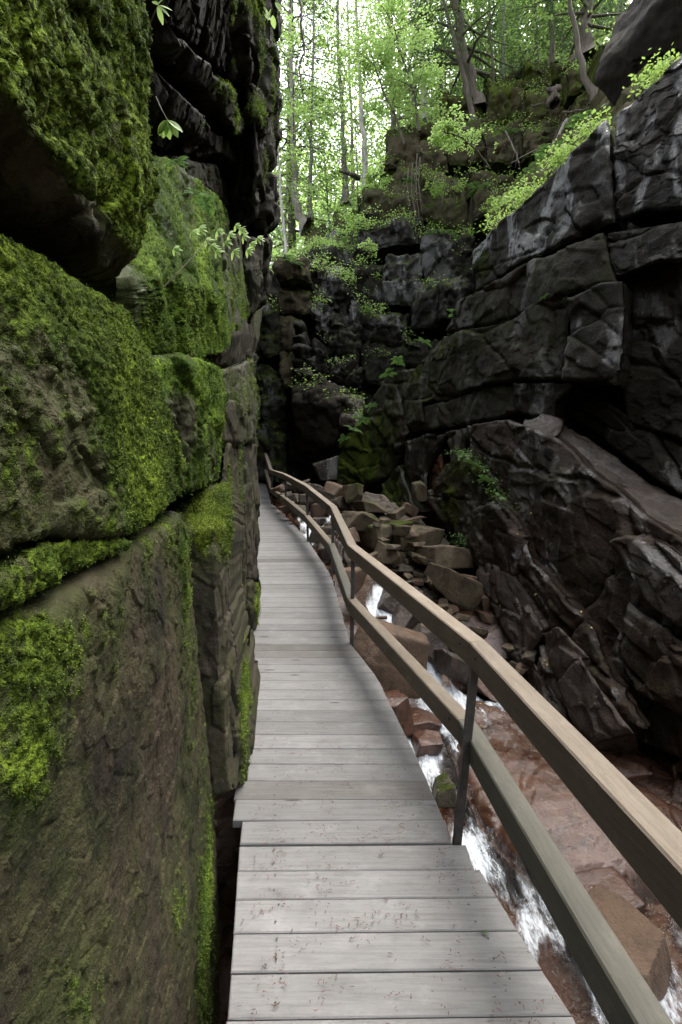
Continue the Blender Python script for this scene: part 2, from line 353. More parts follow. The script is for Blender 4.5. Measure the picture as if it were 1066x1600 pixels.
def boulder_mesh(name, size, seed, mat, box=.6, n=18, rough=.05, moss=0., up=.3, rot=(0, 0, 0), cuts=7, sharp=14):
    if n not in CS: CS[n] = cube_sphere(n)
    D, Q = CS[n]; r = np.random.default_rng(seed); pl = []
    for ax in range(3):
        for s in (-1, 1):
            v = np.zeros(3); v[ax] = s; v = v+r.normal(0, .16, 3); v /= np.linalg.norm(v); pl.append((v, .8+.2*r.random()))
    for k in range(cuts):
        v = r.normal(0, 1, 3); v /= np.linalg.norm(v); pl.append((v, .88+.22*r.random()))
    q = np.stack([np.maximum(D @ v, 1e-3)/d for v, d in pl], 1)
    rad = 1/np.power((q**sharp).sum(1), 1/sharp)
    rad = rad*box+(1-box)*.9
    V = D*rad[:, None]*np.array(size)*.5
    m = max(size); V = V+D*(fbm(V/(m*.35)+seed, 4, seed)*rough*m)[:, None]
    hv, ed = facets(V/(m*.3)+seed, seed); V = V+D*(hv*rough*.35*m)[:, None]
    cx, cy, cz = [np.cos(a) for a in rot]; sx, sy, sz = [np.sin(a) for a in rot]
    Rm = np.array([[cz, -sz, 0], [sz, cz, 0], [0, 0, 1]]) @ np.array([[cy, 0, sy], [0, 1, 0], [-sy, 0, cy]]) @ np.array([[1, 0, 0], [0, cx, -sx], [0, sx, cx]])
    V = V @ Rm.T
    nn = vnormals(V, Q)
    mo = moss+up*sstep(.3, .8, nn[:, 2])+.5*fbm(V*3/m*.8+seed, 3, seed)
    return meshnp(name, V, Q, mat, True, {'moss': mo})

#@@STRUCTURE
# ------------------------------------------------------------------ hillside: one sheet to the horizon
EDGE = np.array([(-3000, 13, 17), (-200, 13, 17), (380, 8.2, 17), (430, 8.6, 16.5), (480, 12, 20.5), (560, 12.5, 20), (600, 13.3, 18.6), (640, 15.6, 18.6), (740, 17, 19.3), (800, 18.5, 19.5), (900, 18.6, 18.5), (1066, 17, 16), (1500, 16, 14), (4000, 16, 12)], float)
def xl(Y): return -1.6-.17*Y
def xr(Y): return np.interp(Y, [-30, -5, 2, 5.5, 9.5, 12, 13, 17, 22], [12, 7.4, 5.9, 5.0, 4.3, 3.9, 3.6, 3.2, 3.0])
def terr(X, Y):
    X = np.asarray(X, float); Y = np.asarray(Y, float)
    px = np.where(Y > 6, 533+F*X/np.maximum(Y, 6), np.where(X > 0, 2000, -2000))
    ze = np.interp(px, EDGE[:, 0], EDGE[:, 1]); de = np.interp(px, EDGE[:, 0], EDGE[:, 2])
    p = np.stack([X.ravel(), Y.ravel(), 0*X.ravel()], 1)
    nz = (fbm(p/6, 4, 3)*.9).reshape(X.shape)
    ramp = np.minimum(6.2+1.1*np.maximum(X-xr(Y), 0), 17)-.5
    fo = sstep(-11, -3.5, Y)
    left = 9.6+.25*np.minimum(np.maximum(xl(Y)-X, 0), 20)
    left = left*fo-1.5*(1-fo); ramp = ramp*fo-1.5*(1-fo)
    z = np.where(X < xl(Y), left, np.where(X > xr(Y), ramp, -3.))
    plat = ze-.9+np.minimum(.26*(Y-de), 14+.03*(Y-de))
    z = np.where(Y > de+.3, np.where(Y > 6, plat, z), z)
    return z+np.where(z > 0, nz, 0)
def axis(*seg):
    out = []
    for a, b, s in seg: out += list(np.arange(a, b, s))
    return np.array(out)
gx = axis((-600, -100, 50), (-100, -30, 5), (-30, -8, 1.), (-8, 14, .35), (14, 40, 1.2), (40, 120, 6), (120, 651, 50))
gy = axis((-300, -40, 40), (-40, -6, 3), (-6, 24, .4), (24, 60, 1.2), (60, 160, 7), (160, 900, 60))
GX, GY = np.meshgrid(gx, gy); GZ = terr(GX, GY)
V = np.stack([GX, GY, GZ], -1).reshape(-1, 3); i = np.arange(len(V)).reshape(GX.shape)
Q = np.stack([i[:-1, :-1], i[:-1, 1:], i[1:, 1:], i[1:, :-1]], -1).reshape(-1, 4)
hill = tag(obj('hillside', meshnp('hillside', V, Q, 'bank_soil', True, {'moss': .35+.5*fbm(V*.4, 4, 2)})), 'mossy forest floor on the hillside above the gorge', None, None, 'structure')

# ------------------------------------------------------------------ left rock wall
left = ruled('rock_wall_left', [[(-1.0, -3, 10, 0), (-.95, 0, 10.3, 0), (-1.75, 6, 10.4, 0), (-3.3, 15, 10.2, 0)], [(-.95, -3, 4, 0), (-.85, 0, 4, 0), (-1.75, 6, 4, 0), (-3.3, 15, 4, 0)], [(-1.0, -3, -1.6, 0), (-.95, 0, -1.6, 0), (-1.85, 6, -1.6, 0), (-3.3, 15, -.6, 0)]],
             (-3, -.4, 0), 'moss_rock', None, .03, ((.7, .08),), (.4, .05), .1, .2, .5, 1, .05, maxn=160)
tag(left, 'moss covered granite wall rising on the left of the boardwalk', kind='structure')
def zones(zs):
    def f(V, n):
        px, py = proj(V); r = np.zeros(len(V))
        for cx, cy, rx, ry, v in zs: r += v*np.exp(-(((px-cx)/rx)**2+((py-cy)/ry)**2))
        return r
    return f
BK = (-.7, .12, 0)
def lw(rows, **k):
    a = k.pop('a', -.36); b = k.pop('b', -.10)
    rr = [[(q[0], q[1], L(q[0], q[2] if len(q) > 2 else a, b)) for q in row] for row in rows]
    back = k.pop('back', BK)
    return ruled('rock_slab', rr, back, k.pop('mat', 'moss_rock'), left, **k)
NEAR = dict(res=.0040, fac=((.3, .008), (.09, .003)), fb=(.22, .012), rnd=.05, wob=.012, mossdisp=.008, maxn=520)
# A upper overhanging block, its shaded underside below the fold
lw([[(-500, -330), (0, -330), (140, -330), (218, -330)], [(-500, -150), (0, -40), (140, 60), (226, 60)], [(-500, 0), (0, 130), (130, 285), (241, 290)], [(-500, 190, -.40), (0, 255, -.40), (130, 345, -.39), (222, 372, -.37)], [(-500, 330, -.52), (0, 345, -.50), (100, 395, -.46), (188, 440, -.43)]],
   a=-.345, **{**NEAR, 'fb': (.2, .022), 'fac': ((.14, .012), (.05, .005))}, seed=11, moss=.05, mossfn=lambda V, n: .75*sstep(-20, 60, (lambda px, py: (np.interp(px, [-500, 0, 130, 200, 245], [60, 170, 330, 420, 440])-py))(*proj(V))), blades=60000)
# B middle slab
lw([[(-500, 300, -.44), (0, 368, -.41), (110, 428, -.40), (200, 490, -.385), (226, 530, -.39)], [(-500, 520), (0, 540), (150, 560), (250, 600), (262, 640)], [(-500, 700), (0, 700), (150, 720), (250, 720), (287, 730)], [(-500, 870), (0, 880), (90, 838), (180, 840), (222, 828), (284, 774)]],
   a=-.365, **{**NEAR, 'rnd': .03, 'fac': ((.2, .006), (.07, .003))}, seed=12, moss=.27, mossfn=zones([(215, 650, 75, 160, .75), (40, 430, 120, 70, .45), (160, 520, 70, 70, .5), (20, 700, 90, 120, .1), (170, 820, 130, 40, .25)]), blades=48000)
# C wedge between the two cracks
lw([[(-500, 890), (0, 893), (92, 850), (180, 850), (204, 848)], [(-500, 975), (0, 955), (80, 928), (140, 893), (206, 854)]], a=-.362, **{**NEAR, 'rnd': .014, 'fb': (.07, .008), 'fac': ((.12, .01), (.05, .004))}, seed=13, moss=.4, mossfn=zones([(140, 860, 60, 40, .5), (10, 950, 70, 30, .2)]), blades=4000)
# D lower slab
lw([[(-500, 985), (0, 968), (80, 940), (150, 897), (208, 858), (287, 796)], [(-500, 1150), (0, 1100), (150, 1060), (300, 930), (302, 900)], [(-500, 1400), (0, 1330), (150, 1300), (300, 1200), (326, 1130)], [(-500, 1900), (0, 1700), (150, 1700), (335, 1480), (347, 1400)], [(-500, 2600), (0, 2200), (200, 2000), (342, 1800)]],
   a=-.362, **{**NEAR, 'fb': (.3, .014), 'fac': ((.08, .003), (.03, .0015))}, seed=14, moss=.08, mossfn=zones([(60, 1010, 150, 90, .5), (40, 1190, 75, 90, .45), (250, 840, 70, 50, .35), (190, 1200, 30, 160, -.2), (322, 1350, 16, 260, .45), (275, 1420, 20, 90, .35), (130, 1560, 40, 80, .3), (290, 1000, 12, 150, .3)]), blades=45000)
# E bright mossy recess behind the overhang, F the bulges below it
lw([[(205, 190, -.62), (242, 235, -.6), (300, 268, -.56), (352, 325, -.55), (392, 350, -.55)], [(196, 330, -.56), (240, 340, -.52), (300, 350, -.5), (350, 385, -.5), (402, 400, -.5)], [(188, 440, -.5), (235, 440, -.45), (300, 450, -.44), (360, 470, -.44), (409, 470, -.45)], [(200, 520, -.5), (240, 555, -.45), (300, 562, -.43), (340, 550, -.42), (352, 520, -.42)]],
   b=-.115, **{**NEAR, 'fb': (.25, .035), 'fac': ((.35, .02), (.12, .006)), 'wob': .03}, mat='green_moss_rock', seed=15, moss=.5, mossfn=zones([(290, 460, 70, 110, .5), (370, 380, 40, 40, -.35)]), blades=45000)
lw([[(352, 395, -.5), (385, 405, -.5), (407, 420, -.5)], [(345, 470, -.44), (380, 470, -.44), (410, 480, -.46)], [(345, 530, -.42), (378, 520, -.42), (404, 530, -.45)], [(338, 572, -.50), (368, 578, -.50), (398, 556, -.5)]], b=-.115, **NEAR, seed=16, moss=.05, mossfn=zones([(385, 450, 30, 50, .7)]), blades=4000, mat='column_rock')
lw([[(225, 560, -.46), (262, 552, -.42), (320, 566, -.42), (352, 580, -.42)], [(236, 620, -.43), (280, 620, -.4), (330, 612, -.385), (357, 620, -.38)], [(268, 690, -.43), (300, 680, -.405), (335, 670, -.39), (360, 690, -.385)], [(286, 775, -.44), (310, 768, -.41), (340, 752, -.40), (356, 745, -.40)]],
   b=-.115, **{**NEAR, 'fb': (.2, .03), 'fac': ((.25, .02), (.1, .006)), 'wob': .03}, mat='green_moss_rock', seed=17, moss=.42, mossfn=zones([(300, 590, 50, 30, .45), (345, 640, 15, 80, .5), (270, 660, 40, 40, -.3)]), blades=16000)
# G, H columns standing beside the boards: front faces turned to the viewer
def col_rock(rows, **k): return ruled('rock_slab', rows, k.pop('back', (-.1, .9, 0)), k.pop('mat', 'column_rock'), left, **{**dict(res=.0032, fac=((.3, .014), (.1, .006)), fb=(.25, .015), rnd=.035, wob=.014, mossdisp=.008), **k})
gm = zones([(330, 790, 40, 60, .45), (352, 800, 12, 90, .5), (315, 850, 30, 60, .4), (345, 1000, 10, 90, .1)])
col_rock([[(276, 790, 2.6), (330, 757, 2.8), (357, 752, 3.0)], [(286, 830, 2.25), (335, 825, 2.3), (361, 812, 2.6)], [(292, 960, 2.25), (340, 955, 2.25), (358, 950, 2.6)], [(312, 1140, 2.25), (348, 1130, 2.25), (362, 1120, 2.6)], [(330, 1250, 2.25), (362, 1240, 2.25), (372, 1230, 2.6)]], seed=21, moss=.12, mossfn=gm, blades=9000)
hm = zones([(380, 1100, 9, 110, .9), (340, 1200, 20, 40, .25)])
col_rock([[(325, 1020, 2.55), (352, 1030, 2.5), (366, 1035, 2.6), (383, 1030, 3.3)], [(330, 1090, 2.48), (356, 1095, 2.48), (368, 1100, 2.6), (388, 1100, 3.1)], [(334, 1160, 2.5), (368, 1150, 2.5), (374, 1150, 2.62), (390, 1150, 3.0)], [(338, 1226, 2.56), (366, 1226, 2.56), (380, 1226, 2.66), (390, 1222, 2.95)]], seed=22, moss=.15, mossfn=hm, blades=8000, strata=((.1, .1, 1), .16, .012))
# tall side faces between columns and boards
col_rock([[(354, 690, 3.2), (368, 688, 3.6), (384, 690, 4.2)], [(358, 860, 3.0), (372, 860, 3.5), (385, 860, 4.1)], [(360, 1040, 2.8), (372, 1040, 3.2), (384, 1035, 3.9)]], seed=23, moss=.12, back=(-.6, .5, 0), mossfn=zones([(378, 980, 6, 60, .5), (358, 760, 8, 60, .3)]), blades=2500)
col_rock([[(378, 694, 4.4), (392, 690, 4.7), (403, 695, 5.6)], [(383, 800, 4.4), (395, 800, 4.7), (405, 800, 5.6)], [(384, 905, 4.4), (396, 908, 4.6), (406, 905, 5.4)]], seed=24, moss=.0, back=(-.5, .7, 0), mossdisp=0)
col_rock([[(386, 912, 4.3), (398, 906, 4.5), (406, 910, 5.2)], [(386, 950, 4.3), (398, 955, 4.5), (407, 950, 5.2)], [(386, 985, 4.5), (394, 992, 4.6), (402, 980, 5.3)]], seed=25, moss=.15, back=(-.5, .6, 0), mossfn=zones([(403, 940, 5, 40, .7)]), blades=1200)
col_rock([[(343, 578, 3.1), (370, 572, 3.4), (397, 560, 4.6)], [(350, 640, 3.1), (375, 640, 3.4), (401, 640, 4.7)], [(352, 692, 3.1), (375, 694, 3.5), (402, 690, 4.8)]], seed=26, moss=.2, back=(-.6, .5, 0), mossfn=zones([(380, 600, 20, 40, .3)]), blades=2500)
# K upper tilted slabs, each nose overhanging the one below
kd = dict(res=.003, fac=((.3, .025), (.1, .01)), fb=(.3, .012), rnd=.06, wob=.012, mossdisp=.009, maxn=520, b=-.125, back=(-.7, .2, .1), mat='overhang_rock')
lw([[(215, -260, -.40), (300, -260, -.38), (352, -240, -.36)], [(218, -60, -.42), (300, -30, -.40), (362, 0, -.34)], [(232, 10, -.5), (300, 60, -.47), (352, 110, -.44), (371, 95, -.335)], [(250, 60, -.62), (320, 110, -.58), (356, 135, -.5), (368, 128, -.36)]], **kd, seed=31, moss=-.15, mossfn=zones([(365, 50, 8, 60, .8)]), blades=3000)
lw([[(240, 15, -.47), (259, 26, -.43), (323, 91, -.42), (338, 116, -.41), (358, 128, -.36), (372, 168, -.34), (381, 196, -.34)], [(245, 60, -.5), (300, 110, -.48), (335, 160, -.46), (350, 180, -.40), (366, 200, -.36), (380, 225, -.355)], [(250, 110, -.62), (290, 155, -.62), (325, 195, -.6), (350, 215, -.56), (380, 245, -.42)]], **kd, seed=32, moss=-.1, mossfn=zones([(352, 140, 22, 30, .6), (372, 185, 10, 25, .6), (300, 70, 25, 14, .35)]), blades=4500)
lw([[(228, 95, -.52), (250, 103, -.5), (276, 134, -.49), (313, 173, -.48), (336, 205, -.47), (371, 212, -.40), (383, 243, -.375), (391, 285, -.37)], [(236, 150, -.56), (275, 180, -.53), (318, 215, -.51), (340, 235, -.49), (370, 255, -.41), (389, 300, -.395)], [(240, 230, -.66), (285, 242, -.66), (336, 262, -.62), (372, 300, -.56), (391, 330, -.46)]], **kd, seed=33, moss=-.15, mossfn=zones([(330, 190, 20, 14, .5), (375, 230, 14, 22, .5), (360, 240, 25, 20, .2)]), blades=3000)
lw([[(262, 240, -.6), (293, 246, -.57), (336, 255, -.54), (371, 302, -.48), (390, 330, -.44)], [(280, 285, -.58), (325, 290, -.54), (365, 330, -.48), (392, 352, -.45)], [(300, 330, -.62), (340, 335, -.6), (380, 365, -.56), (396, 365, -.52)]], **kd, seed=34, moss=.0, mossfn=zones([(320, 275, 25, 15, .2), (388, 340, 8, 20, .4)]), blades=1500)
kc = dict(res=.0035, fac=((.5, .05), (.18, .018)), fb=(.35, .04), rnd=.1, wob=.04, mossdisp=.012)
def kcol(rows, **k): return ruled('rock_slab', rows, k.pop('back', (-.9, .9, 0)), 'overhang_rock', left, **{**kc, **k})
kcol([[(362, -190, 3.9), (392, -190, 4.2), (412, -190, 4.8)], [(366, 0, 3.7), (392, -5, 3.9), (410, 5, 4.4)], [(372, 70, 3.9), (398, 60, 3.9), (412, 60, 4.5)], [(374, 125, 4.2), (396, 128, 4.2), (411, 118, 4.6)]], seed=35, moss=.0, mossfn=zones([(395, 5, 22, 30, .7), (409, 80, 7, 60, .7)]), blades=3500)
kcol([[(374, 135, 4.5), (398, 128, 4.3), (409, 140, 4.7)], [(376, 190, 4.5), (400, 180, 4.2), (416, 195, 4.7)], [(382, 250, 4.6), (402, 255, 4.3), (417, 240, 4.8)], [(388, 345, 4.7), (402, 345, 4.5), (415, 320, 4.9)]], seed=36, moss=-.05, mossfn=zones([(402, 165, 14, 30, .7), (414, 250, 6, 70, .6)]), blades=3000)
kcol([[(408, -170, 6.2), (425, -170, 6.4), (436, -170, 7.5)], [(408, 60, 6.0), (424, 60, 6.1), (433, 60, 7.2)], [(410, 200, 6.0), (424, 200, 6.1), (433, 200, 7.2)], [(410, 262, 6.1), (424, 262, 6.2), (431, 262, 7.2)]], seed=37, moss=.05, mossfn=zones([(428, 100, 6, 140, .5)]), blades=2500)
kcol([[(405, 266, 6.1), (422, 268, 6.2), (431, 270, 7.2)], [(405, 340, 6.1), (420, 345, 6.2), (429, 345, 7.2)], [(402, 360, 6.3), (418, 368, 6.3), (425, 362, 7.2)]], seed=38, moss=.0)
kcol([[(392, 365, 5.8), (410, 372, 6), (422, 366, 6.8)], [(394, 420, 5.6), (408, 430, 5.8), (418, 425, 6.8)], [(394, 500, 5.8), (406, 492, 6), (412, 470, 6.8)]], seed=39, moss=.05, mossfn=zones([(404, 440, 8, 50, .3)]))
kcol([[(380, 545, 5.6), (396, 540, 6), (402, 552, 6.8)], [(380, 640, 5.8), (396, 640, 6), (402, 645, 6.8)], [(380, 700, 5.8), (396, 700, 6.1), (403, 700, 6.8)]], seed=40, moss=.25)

# ------------------------------------------------------------------ right rock wall (dark, wet, leaning back)
GP = [400, 530, 600, 660, 740, 870, 1066, 1300, 1700, 2600]; GD = [15.5, 13, 11.3, 9.6, 7.9, 6.2, 4.8, 3.8, 2.9, 2.0]
def dR(px, py): return np.interp(px, GP, GD)*(1+.00027*(900-py))
right = ruled('rock_wall_right', [[(px, py, dR(px, py)+.75) for px, py in ((528, 735), (600, 660), (705, 560), (745, 450), (830, 340), (1066, 125), (1500, -300), (2600, -900))],
                                  [(px, py, dR(px, py)+.6) for px, py in ((528, 740), (600, 690), (705, 640), (745, 600), (830, 600), (1066, 560), (1500, 500), (2600, 300))],
                                  [(px, py, dR(px, py)+.5) for px, py in ((522, 780), (600, 800), (705, 930), (760, 990), (870, 1110), (1066, 1230), (1500, 1400), (2600, 2000))]],
              (1.6, 1.2, 0), 'wet_wall', None, .012, ((.9, .1), (.3, .03)), (.5, .06), .15, -.1, .3, 41, .06, maxn=240)
tag(right, 'dark wet granite wall leaning back on the right of the stream', kind='structure')
def rw(rows, o=0., **k):
    rr = [[(q[0], q[1], dR(q[0], q[1])+(q[2] if len(q) > 2 else 0)+o) for q in row] for row in rows]
    k = {**dict(res=.0034, anis=(.62, -.62, -.5, 2.6), warp=.1, fac=((1.0, .05), (.32, .02), (.1, .008)), fb=(.6, .018), rnd=.06, wob=.04, moss=-.15, up=.15, maxn=330), **k}
    return ruled('rock_slab', rr, k.pop('back', (.75, .65, 0)), k.pop('mat', 'wet_wall'), right, **k)
topm = zones([(775, 400, 45, 60, .45), (740, 430, 30, 40, .3)])
rw([[(733, 392), (780, 345), (835, 298), (880, 250), (952, 186)], [(735, 420), (790, 390), (850, 340), (900, 310), (956, 280)], [(737, 452), (800, 420), (862, 388), (900, 368), (960, 345)]], seed=51, o=-.12, mossfn=topm)
rw([[(956, 182), (1066, 86), (1250, -100), (1500, -330), (2500, -800)], [(960, 270), (1066, 220), (1250, 160), (1500, 100), (2500, -100)], [(964, 340), (1066, 326), (1250, 300), (1500, 280), (2500, 200)]], seed=52, o=-.1)
rw([[(714, 470, .1), (737, 456), (800, 426), (830, 402), (862, 395), (940, 362)], [(700, 500, .1), (760, 470), (810, 450), (870, 425), (950, 400)], [(690, 520, .1), (760, 505), (815, 492), (880, 460), (966, 440)]], seed=53, mat='tip_rock', o=-.2, mossfn=zones([(745, 485, 40, 30, .4), (825, 415, 25, 20, .35)]))
rw([[(944, 360), (1066, 340), (1300, 300), (2500, 220)], [(950, 400), (1066, 390), (1300, 350), (2500, 300)], [(965, 432), (1066, 405), (1300, 380), (2500, 380)]], seed=54, o=-.14)
rw([[(885, 465), (940, 440), (968, 438)], [(884, 530), (940, 520), (970, 520)], [(878, 595), (910, 596), (958, 600)]], seed=55, o=-.34, fac=((.5, .03), (.2, .015)))
rw([[(970, 440), (1066, 412), (1300, 390), (2500, 390)], [(972, 540), (1066, 520), (1300, 520), (2500, 560)], [(975, 660), (1066, 690), (1300, 760), (2500, 900)]], seed=56, o=.14, fac=((.9, .06), (.3, .025), (.1, .008)))
rw([[(690, 522), (740, 512), (812, 494), (838, 470), (884, 462)], [(650, 570), (720, 560), (800, 550), (840, 545), (882, 535)], [(606, 640), (690, 625), (760, 600), (804, 592), (878, 594)]], seed=57, mat='tip_rock', o=-.16, mossfn=zones([(760, 500, 40, 20, .35), (700, 530, 40, 35, .5), (640, 590, 45, 50, .6)]))
rw([[(640, 640), (700, 626), (754, 606), (800, 598)], [(640, 660), (700, 650), (754, 640), (802, 630)], [(640, 675), (700, 668), (754, 656), (803, 648)]], seed=58, mat='tip_rock', o=-.1, rnd=.04)
rw([[(806, 598), (860, 598), (898, 597)], [(806, 620), (850, 625), (866, 630)], [(806, 648), (840, 650), (862, 656)]], seed=59, o=-.14, rnd=.04)
# tip with bright moss
rw([[(528, 694), (560, 660), (600, 598), (622, 600)], [(526, 730), (560, 720), (606, 690), (640, 676)], [(522, 765), (560, 762), (590, 752), (606, 742)]], seed=60, mat='tip_rock', o=-.3, fac=((.7, .07), (.25, .03)), strata=((.3, 0, 1), .55, .05), mossfn=zones([(560, 710, 55, 80, 1.0)]))
rw([[(592, 600, .1), (604, 585), (640, 575), (660, 590)], [(600, 640), (630, 640), (650, 640), (662, 640)], [(608, 672), (630, 670), (650, 665), (664, 660)]], seed=61, mat='tip_rock', o=-.2, mossfn=zones([(620, 620, 40, 50, .45)]))
rw([[(594, 756), (612, 735), (627, 726)], [(600, 775), (620, 770), (645, 780)], [(606, 800), (630, 800), (655, 800)]], seed=62, mat='tip_rock', o=-.45, fac=((.5, .05), (.2, .02)), mossfn=zones([(610, 770, 40, 40, .8)]))
rw([[(628, 690), (660, 680), (700, 676)], [(632, 730), (650, 730), (664, 735)], [(640, 760), (650, 765), (662, 770)]], seed=63, o=-.3)
# rust stained recess
simple('rust_rock', (.10, .042, .02), .6, 0, .4, 3, .6, .05)
rw([[(650, 698), (690, 694)], [(652, 745), (692, 745)], [(655, 775), (690, 775)]], seed=64, o=.0, mat='rust_rock')
# broad lower face under the sloping ledge, and the ledge itself
rw([[(690, 674, .1), (740, 662), (800, 656), (860, 678), (930, 735), (1000, 800), (1066, 842), (1400, 1000), (2500, 1400)], [(700, 740), (760, 740), (820, 760), (880, 800), (960, 860), (1066, 920), (1400, 1100), (2500, 1600)], [(720, 840), (790, 850), (850, 900), (920, 960), (1000, 1010), (1066, 1050), (1400, 1250), (2500, 1800)], [(740, 940), (800, 960), (870, 1060), (950, 1130), (1010, 1160), (1066, 1190), (1400, 1420), (2500, 2100)]], seed=65, mat='stained_wall', o=-.62, fac=((1.5, .07), (.45, .022), (.12, .008)), maxn=420)
rw([[(862, 650, .2), (900, 672, .2), (960, 712, .2), (1020, 755, .2), (1066, 782, .2), (1400, 960, .2), (2500, 1300, .2)], [(850, 684, -.5), (905, 724, -.5), (955, 775, -.5), (1005, 812, -.5), (1066, 856, -.5), (1400, 1000, -.42), (2500, 1400, -.42)]], seed=66, back=(.2, .3, -.5), mat='wet_slab', fac=((.5, .02), (.15, .008)), fb=(.4, .03), wob=.03, rnd=.04)
rw([[(862, 600, .35), (900, 596, .2), (985, 655, .1), (1066, 700, .1), (1400, 800), (2500, 1000)], [(880, 640, .3), (960, 700, .15), (1020, 745, .1), (1066, 775, .1), (1400, 950), (2500, 1300)]], seed=67, o=.05)
rw([[(818, 655, -.4), (850, 648, -.2), (880, 655, 0)], [(815, 672, -.6), (850, 682, -.55), (868, 676, -.5)]], seed=68, mat='wet_slab', back=(.2, .4, -.4), rnd=.04, fac=((.3, .02),))
rw([[(958, 850), (990, 832), (1030, 846), (1066, 872), (1300, 1000)], [(945, 900), (990, 900), (1040, 930), (1066, 940), (1300, 1080)], [(960, 930), (1000, 940), (1040, 970), (1066, 990), (1300, 1180)]], seed=69, mat='stained_wall', o=-.78, fac=((.6, .05), (.2, .02)))
rw([[(975, 935), (1010, 965), (1062, 1005), (1100, 1040)], [(965, 985), (1000, 1020), (1050, 1060), (1100, 1100)], [(930, 1050), (980, 1080), (1040, 1110), (1100, 1150)]], seed=70, mat='stained_wall', o=-.84, fac=((.5, .04), (.2, .02)))
# fin of rock with a ferny crest, running down to the stream
rw([[(716, 706, .1), (745, 722), (775, 768), (800, 800), (826, 868), (868, 930), (915, 975), (960, 1060), (1010, 1140)], [(690, 730), (722, 756), (760, 820), (795, 880), (840, 950), (875, 1010), (920, 1080), (975, 1150)], [(660, 775), (690, 815), (735, 872), (780, 950), (820, 1010), (850, 1060), (900, 1120), (950, 1170)]], seed=71, mat='stained_wall', o=-1.0, back=(.7, .5, -.2), fac=((.7, .06), (.22, .025), (.08, .008)), mossfn=zones([(700, 780, 55, 70, .5), (740, 720, 40, 30, .8), (775, 770, 20, 20, .4)]))
rw([[(742, 868), (800, 900), (815, 925), (850, 985)], [(740, 890), (785, 930), (800, 965), (830, 1020)], [(742, 915), (775, 970), (800, 1010), (815, 1050)]], seed=72, o=-1.12, mat='wet_slab', fac=((.4, .05), (.15, .02)))
rw([[(845, 985), (880, 975), (925, 1040), (990, 1140)], [(838, 1010), (870, 1030), (910, 1085), (960, 1150)], [(840, 1060), (860, 1100), (890, 1125), (930, 1160)]], seed=73, o=-1.15, mat='wet_slab', fac=((.5, .06), (.18, .025)), back=(.4, .4, -.5))
rw([[(770, 1010), (820, 1000), (845, 1040), (895, 1130)], [(772, 1050), (810, 1060), (835, 1100), (870, 1140)]], seed=74, o=-1.1, mat='wet_slab', fac=((.4, .05), (.15, .02)), back=(.3, .3, -.5))
# bank behind the slab's upper edge
bank = ruled('bank', [[(770, 330, 15.6), (830, 262, 15), (1066, 60, 12), (1500, -120, 10), (2500, -350, 8)], [(775, 400, 10.2), (830, 318, 8.8), (1066, 100, 6.1), (1500, -310, 4.9), (2500, -880, 3.6)]], (.3, .3, -1.5), 'bank_soil', None, .012, ((.8, .15), (.3, .05)), (.6, .1), .2, .35, .2, 81, .1, maxn=160)
tag(bank, 'mossy bank behind the top edge of the dark slab', kind='structure')
# ------------------------------------------------------------------ broken cliff across the head of the gorge
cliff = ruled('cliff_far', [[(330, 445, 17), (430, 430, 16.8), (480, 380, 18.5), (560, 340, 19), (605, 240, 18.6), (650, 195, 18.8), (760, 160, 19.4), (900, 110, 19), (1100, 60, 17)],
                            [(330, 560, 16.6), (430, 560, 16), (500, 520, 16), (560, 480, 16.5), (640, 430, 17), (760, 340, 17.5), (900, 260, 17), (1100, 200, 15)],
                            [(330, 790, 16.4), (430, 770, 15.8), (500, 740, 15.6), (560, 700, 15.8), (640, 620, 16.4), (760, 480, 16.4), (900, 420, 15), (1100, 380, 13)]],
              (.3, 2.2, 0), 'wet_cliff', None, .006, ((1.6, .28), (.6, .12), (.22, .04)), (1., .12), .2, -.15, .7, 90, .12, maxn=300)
tag(cliff, 'broken dark cliff with ledges across the head of the gorge', kind='structure')
crng = np.random.default_rng(3)
def cb(x0, y0, x1, y1, d, mat='wet_cliff', lean=.3, skew=None, jit=6, **k):
    if skew is None: skew = crng.uniform(-14, 16)*(x1-x0)/60
    j = lambda: crng.uniform(-jit, jit)
    ym = (y0+y1)/2; xm = (x0+x1)/2
    rows = [[(x0+j(), y0+j(), d+lean), (xm+j(), y0+skew/2+j(), d+lean*.7), (x1+j(), y0+skew+j(), d+lean)],
            [(x0+j(), y0*.7+y1*.3+j(), d), (xm, y0*.7+y1*.3+skew/2, d-.12), (x1+j(), y0*.7+y1*.3+skew+j(), d+.05)],
            [(x0+j(), y1+j(), d+.1), (xm+j(), y1+skew/2+j(), d), (x1+j(), y1+skew+j(), d+.1)]]
    k = {**dict(res=.0032, fac=((.8, .10), (.3, .05), (.1, .015)), fb=(.6, .06), rnd=.12, wob=.07, moss=-.12, up=.75, maxn=150), **k}
    return ruled('rock_block', rows, k.pop('back', (.05, 1.3, 0)), mat, cliff, seed=int(crng.integers(1, 9000)), **k)
mossy = dict(moss=.22)
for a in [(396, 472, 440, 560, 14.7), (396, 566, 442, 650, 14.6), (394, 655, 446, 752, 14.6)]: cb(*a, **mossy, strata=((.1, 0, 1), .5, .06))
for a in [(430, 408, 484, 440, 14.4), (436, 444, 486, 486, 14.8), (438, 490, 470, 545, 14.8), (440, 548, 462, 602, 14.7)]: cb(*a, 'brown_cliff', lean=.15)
for a in [(460, 503, 476, 519, 13.9), (457, 519, 482, 539, 13.8), (456, 540, 488, 556, 13.7), (459, 557, 492, 574, 13.8), (458, 575, 502, 592, 13.6)]: cb(*a, 'wet_cliff', lean=.1, jit=3, rnd=.06, wob=.05, fac=((.3, .05),), up=.2)
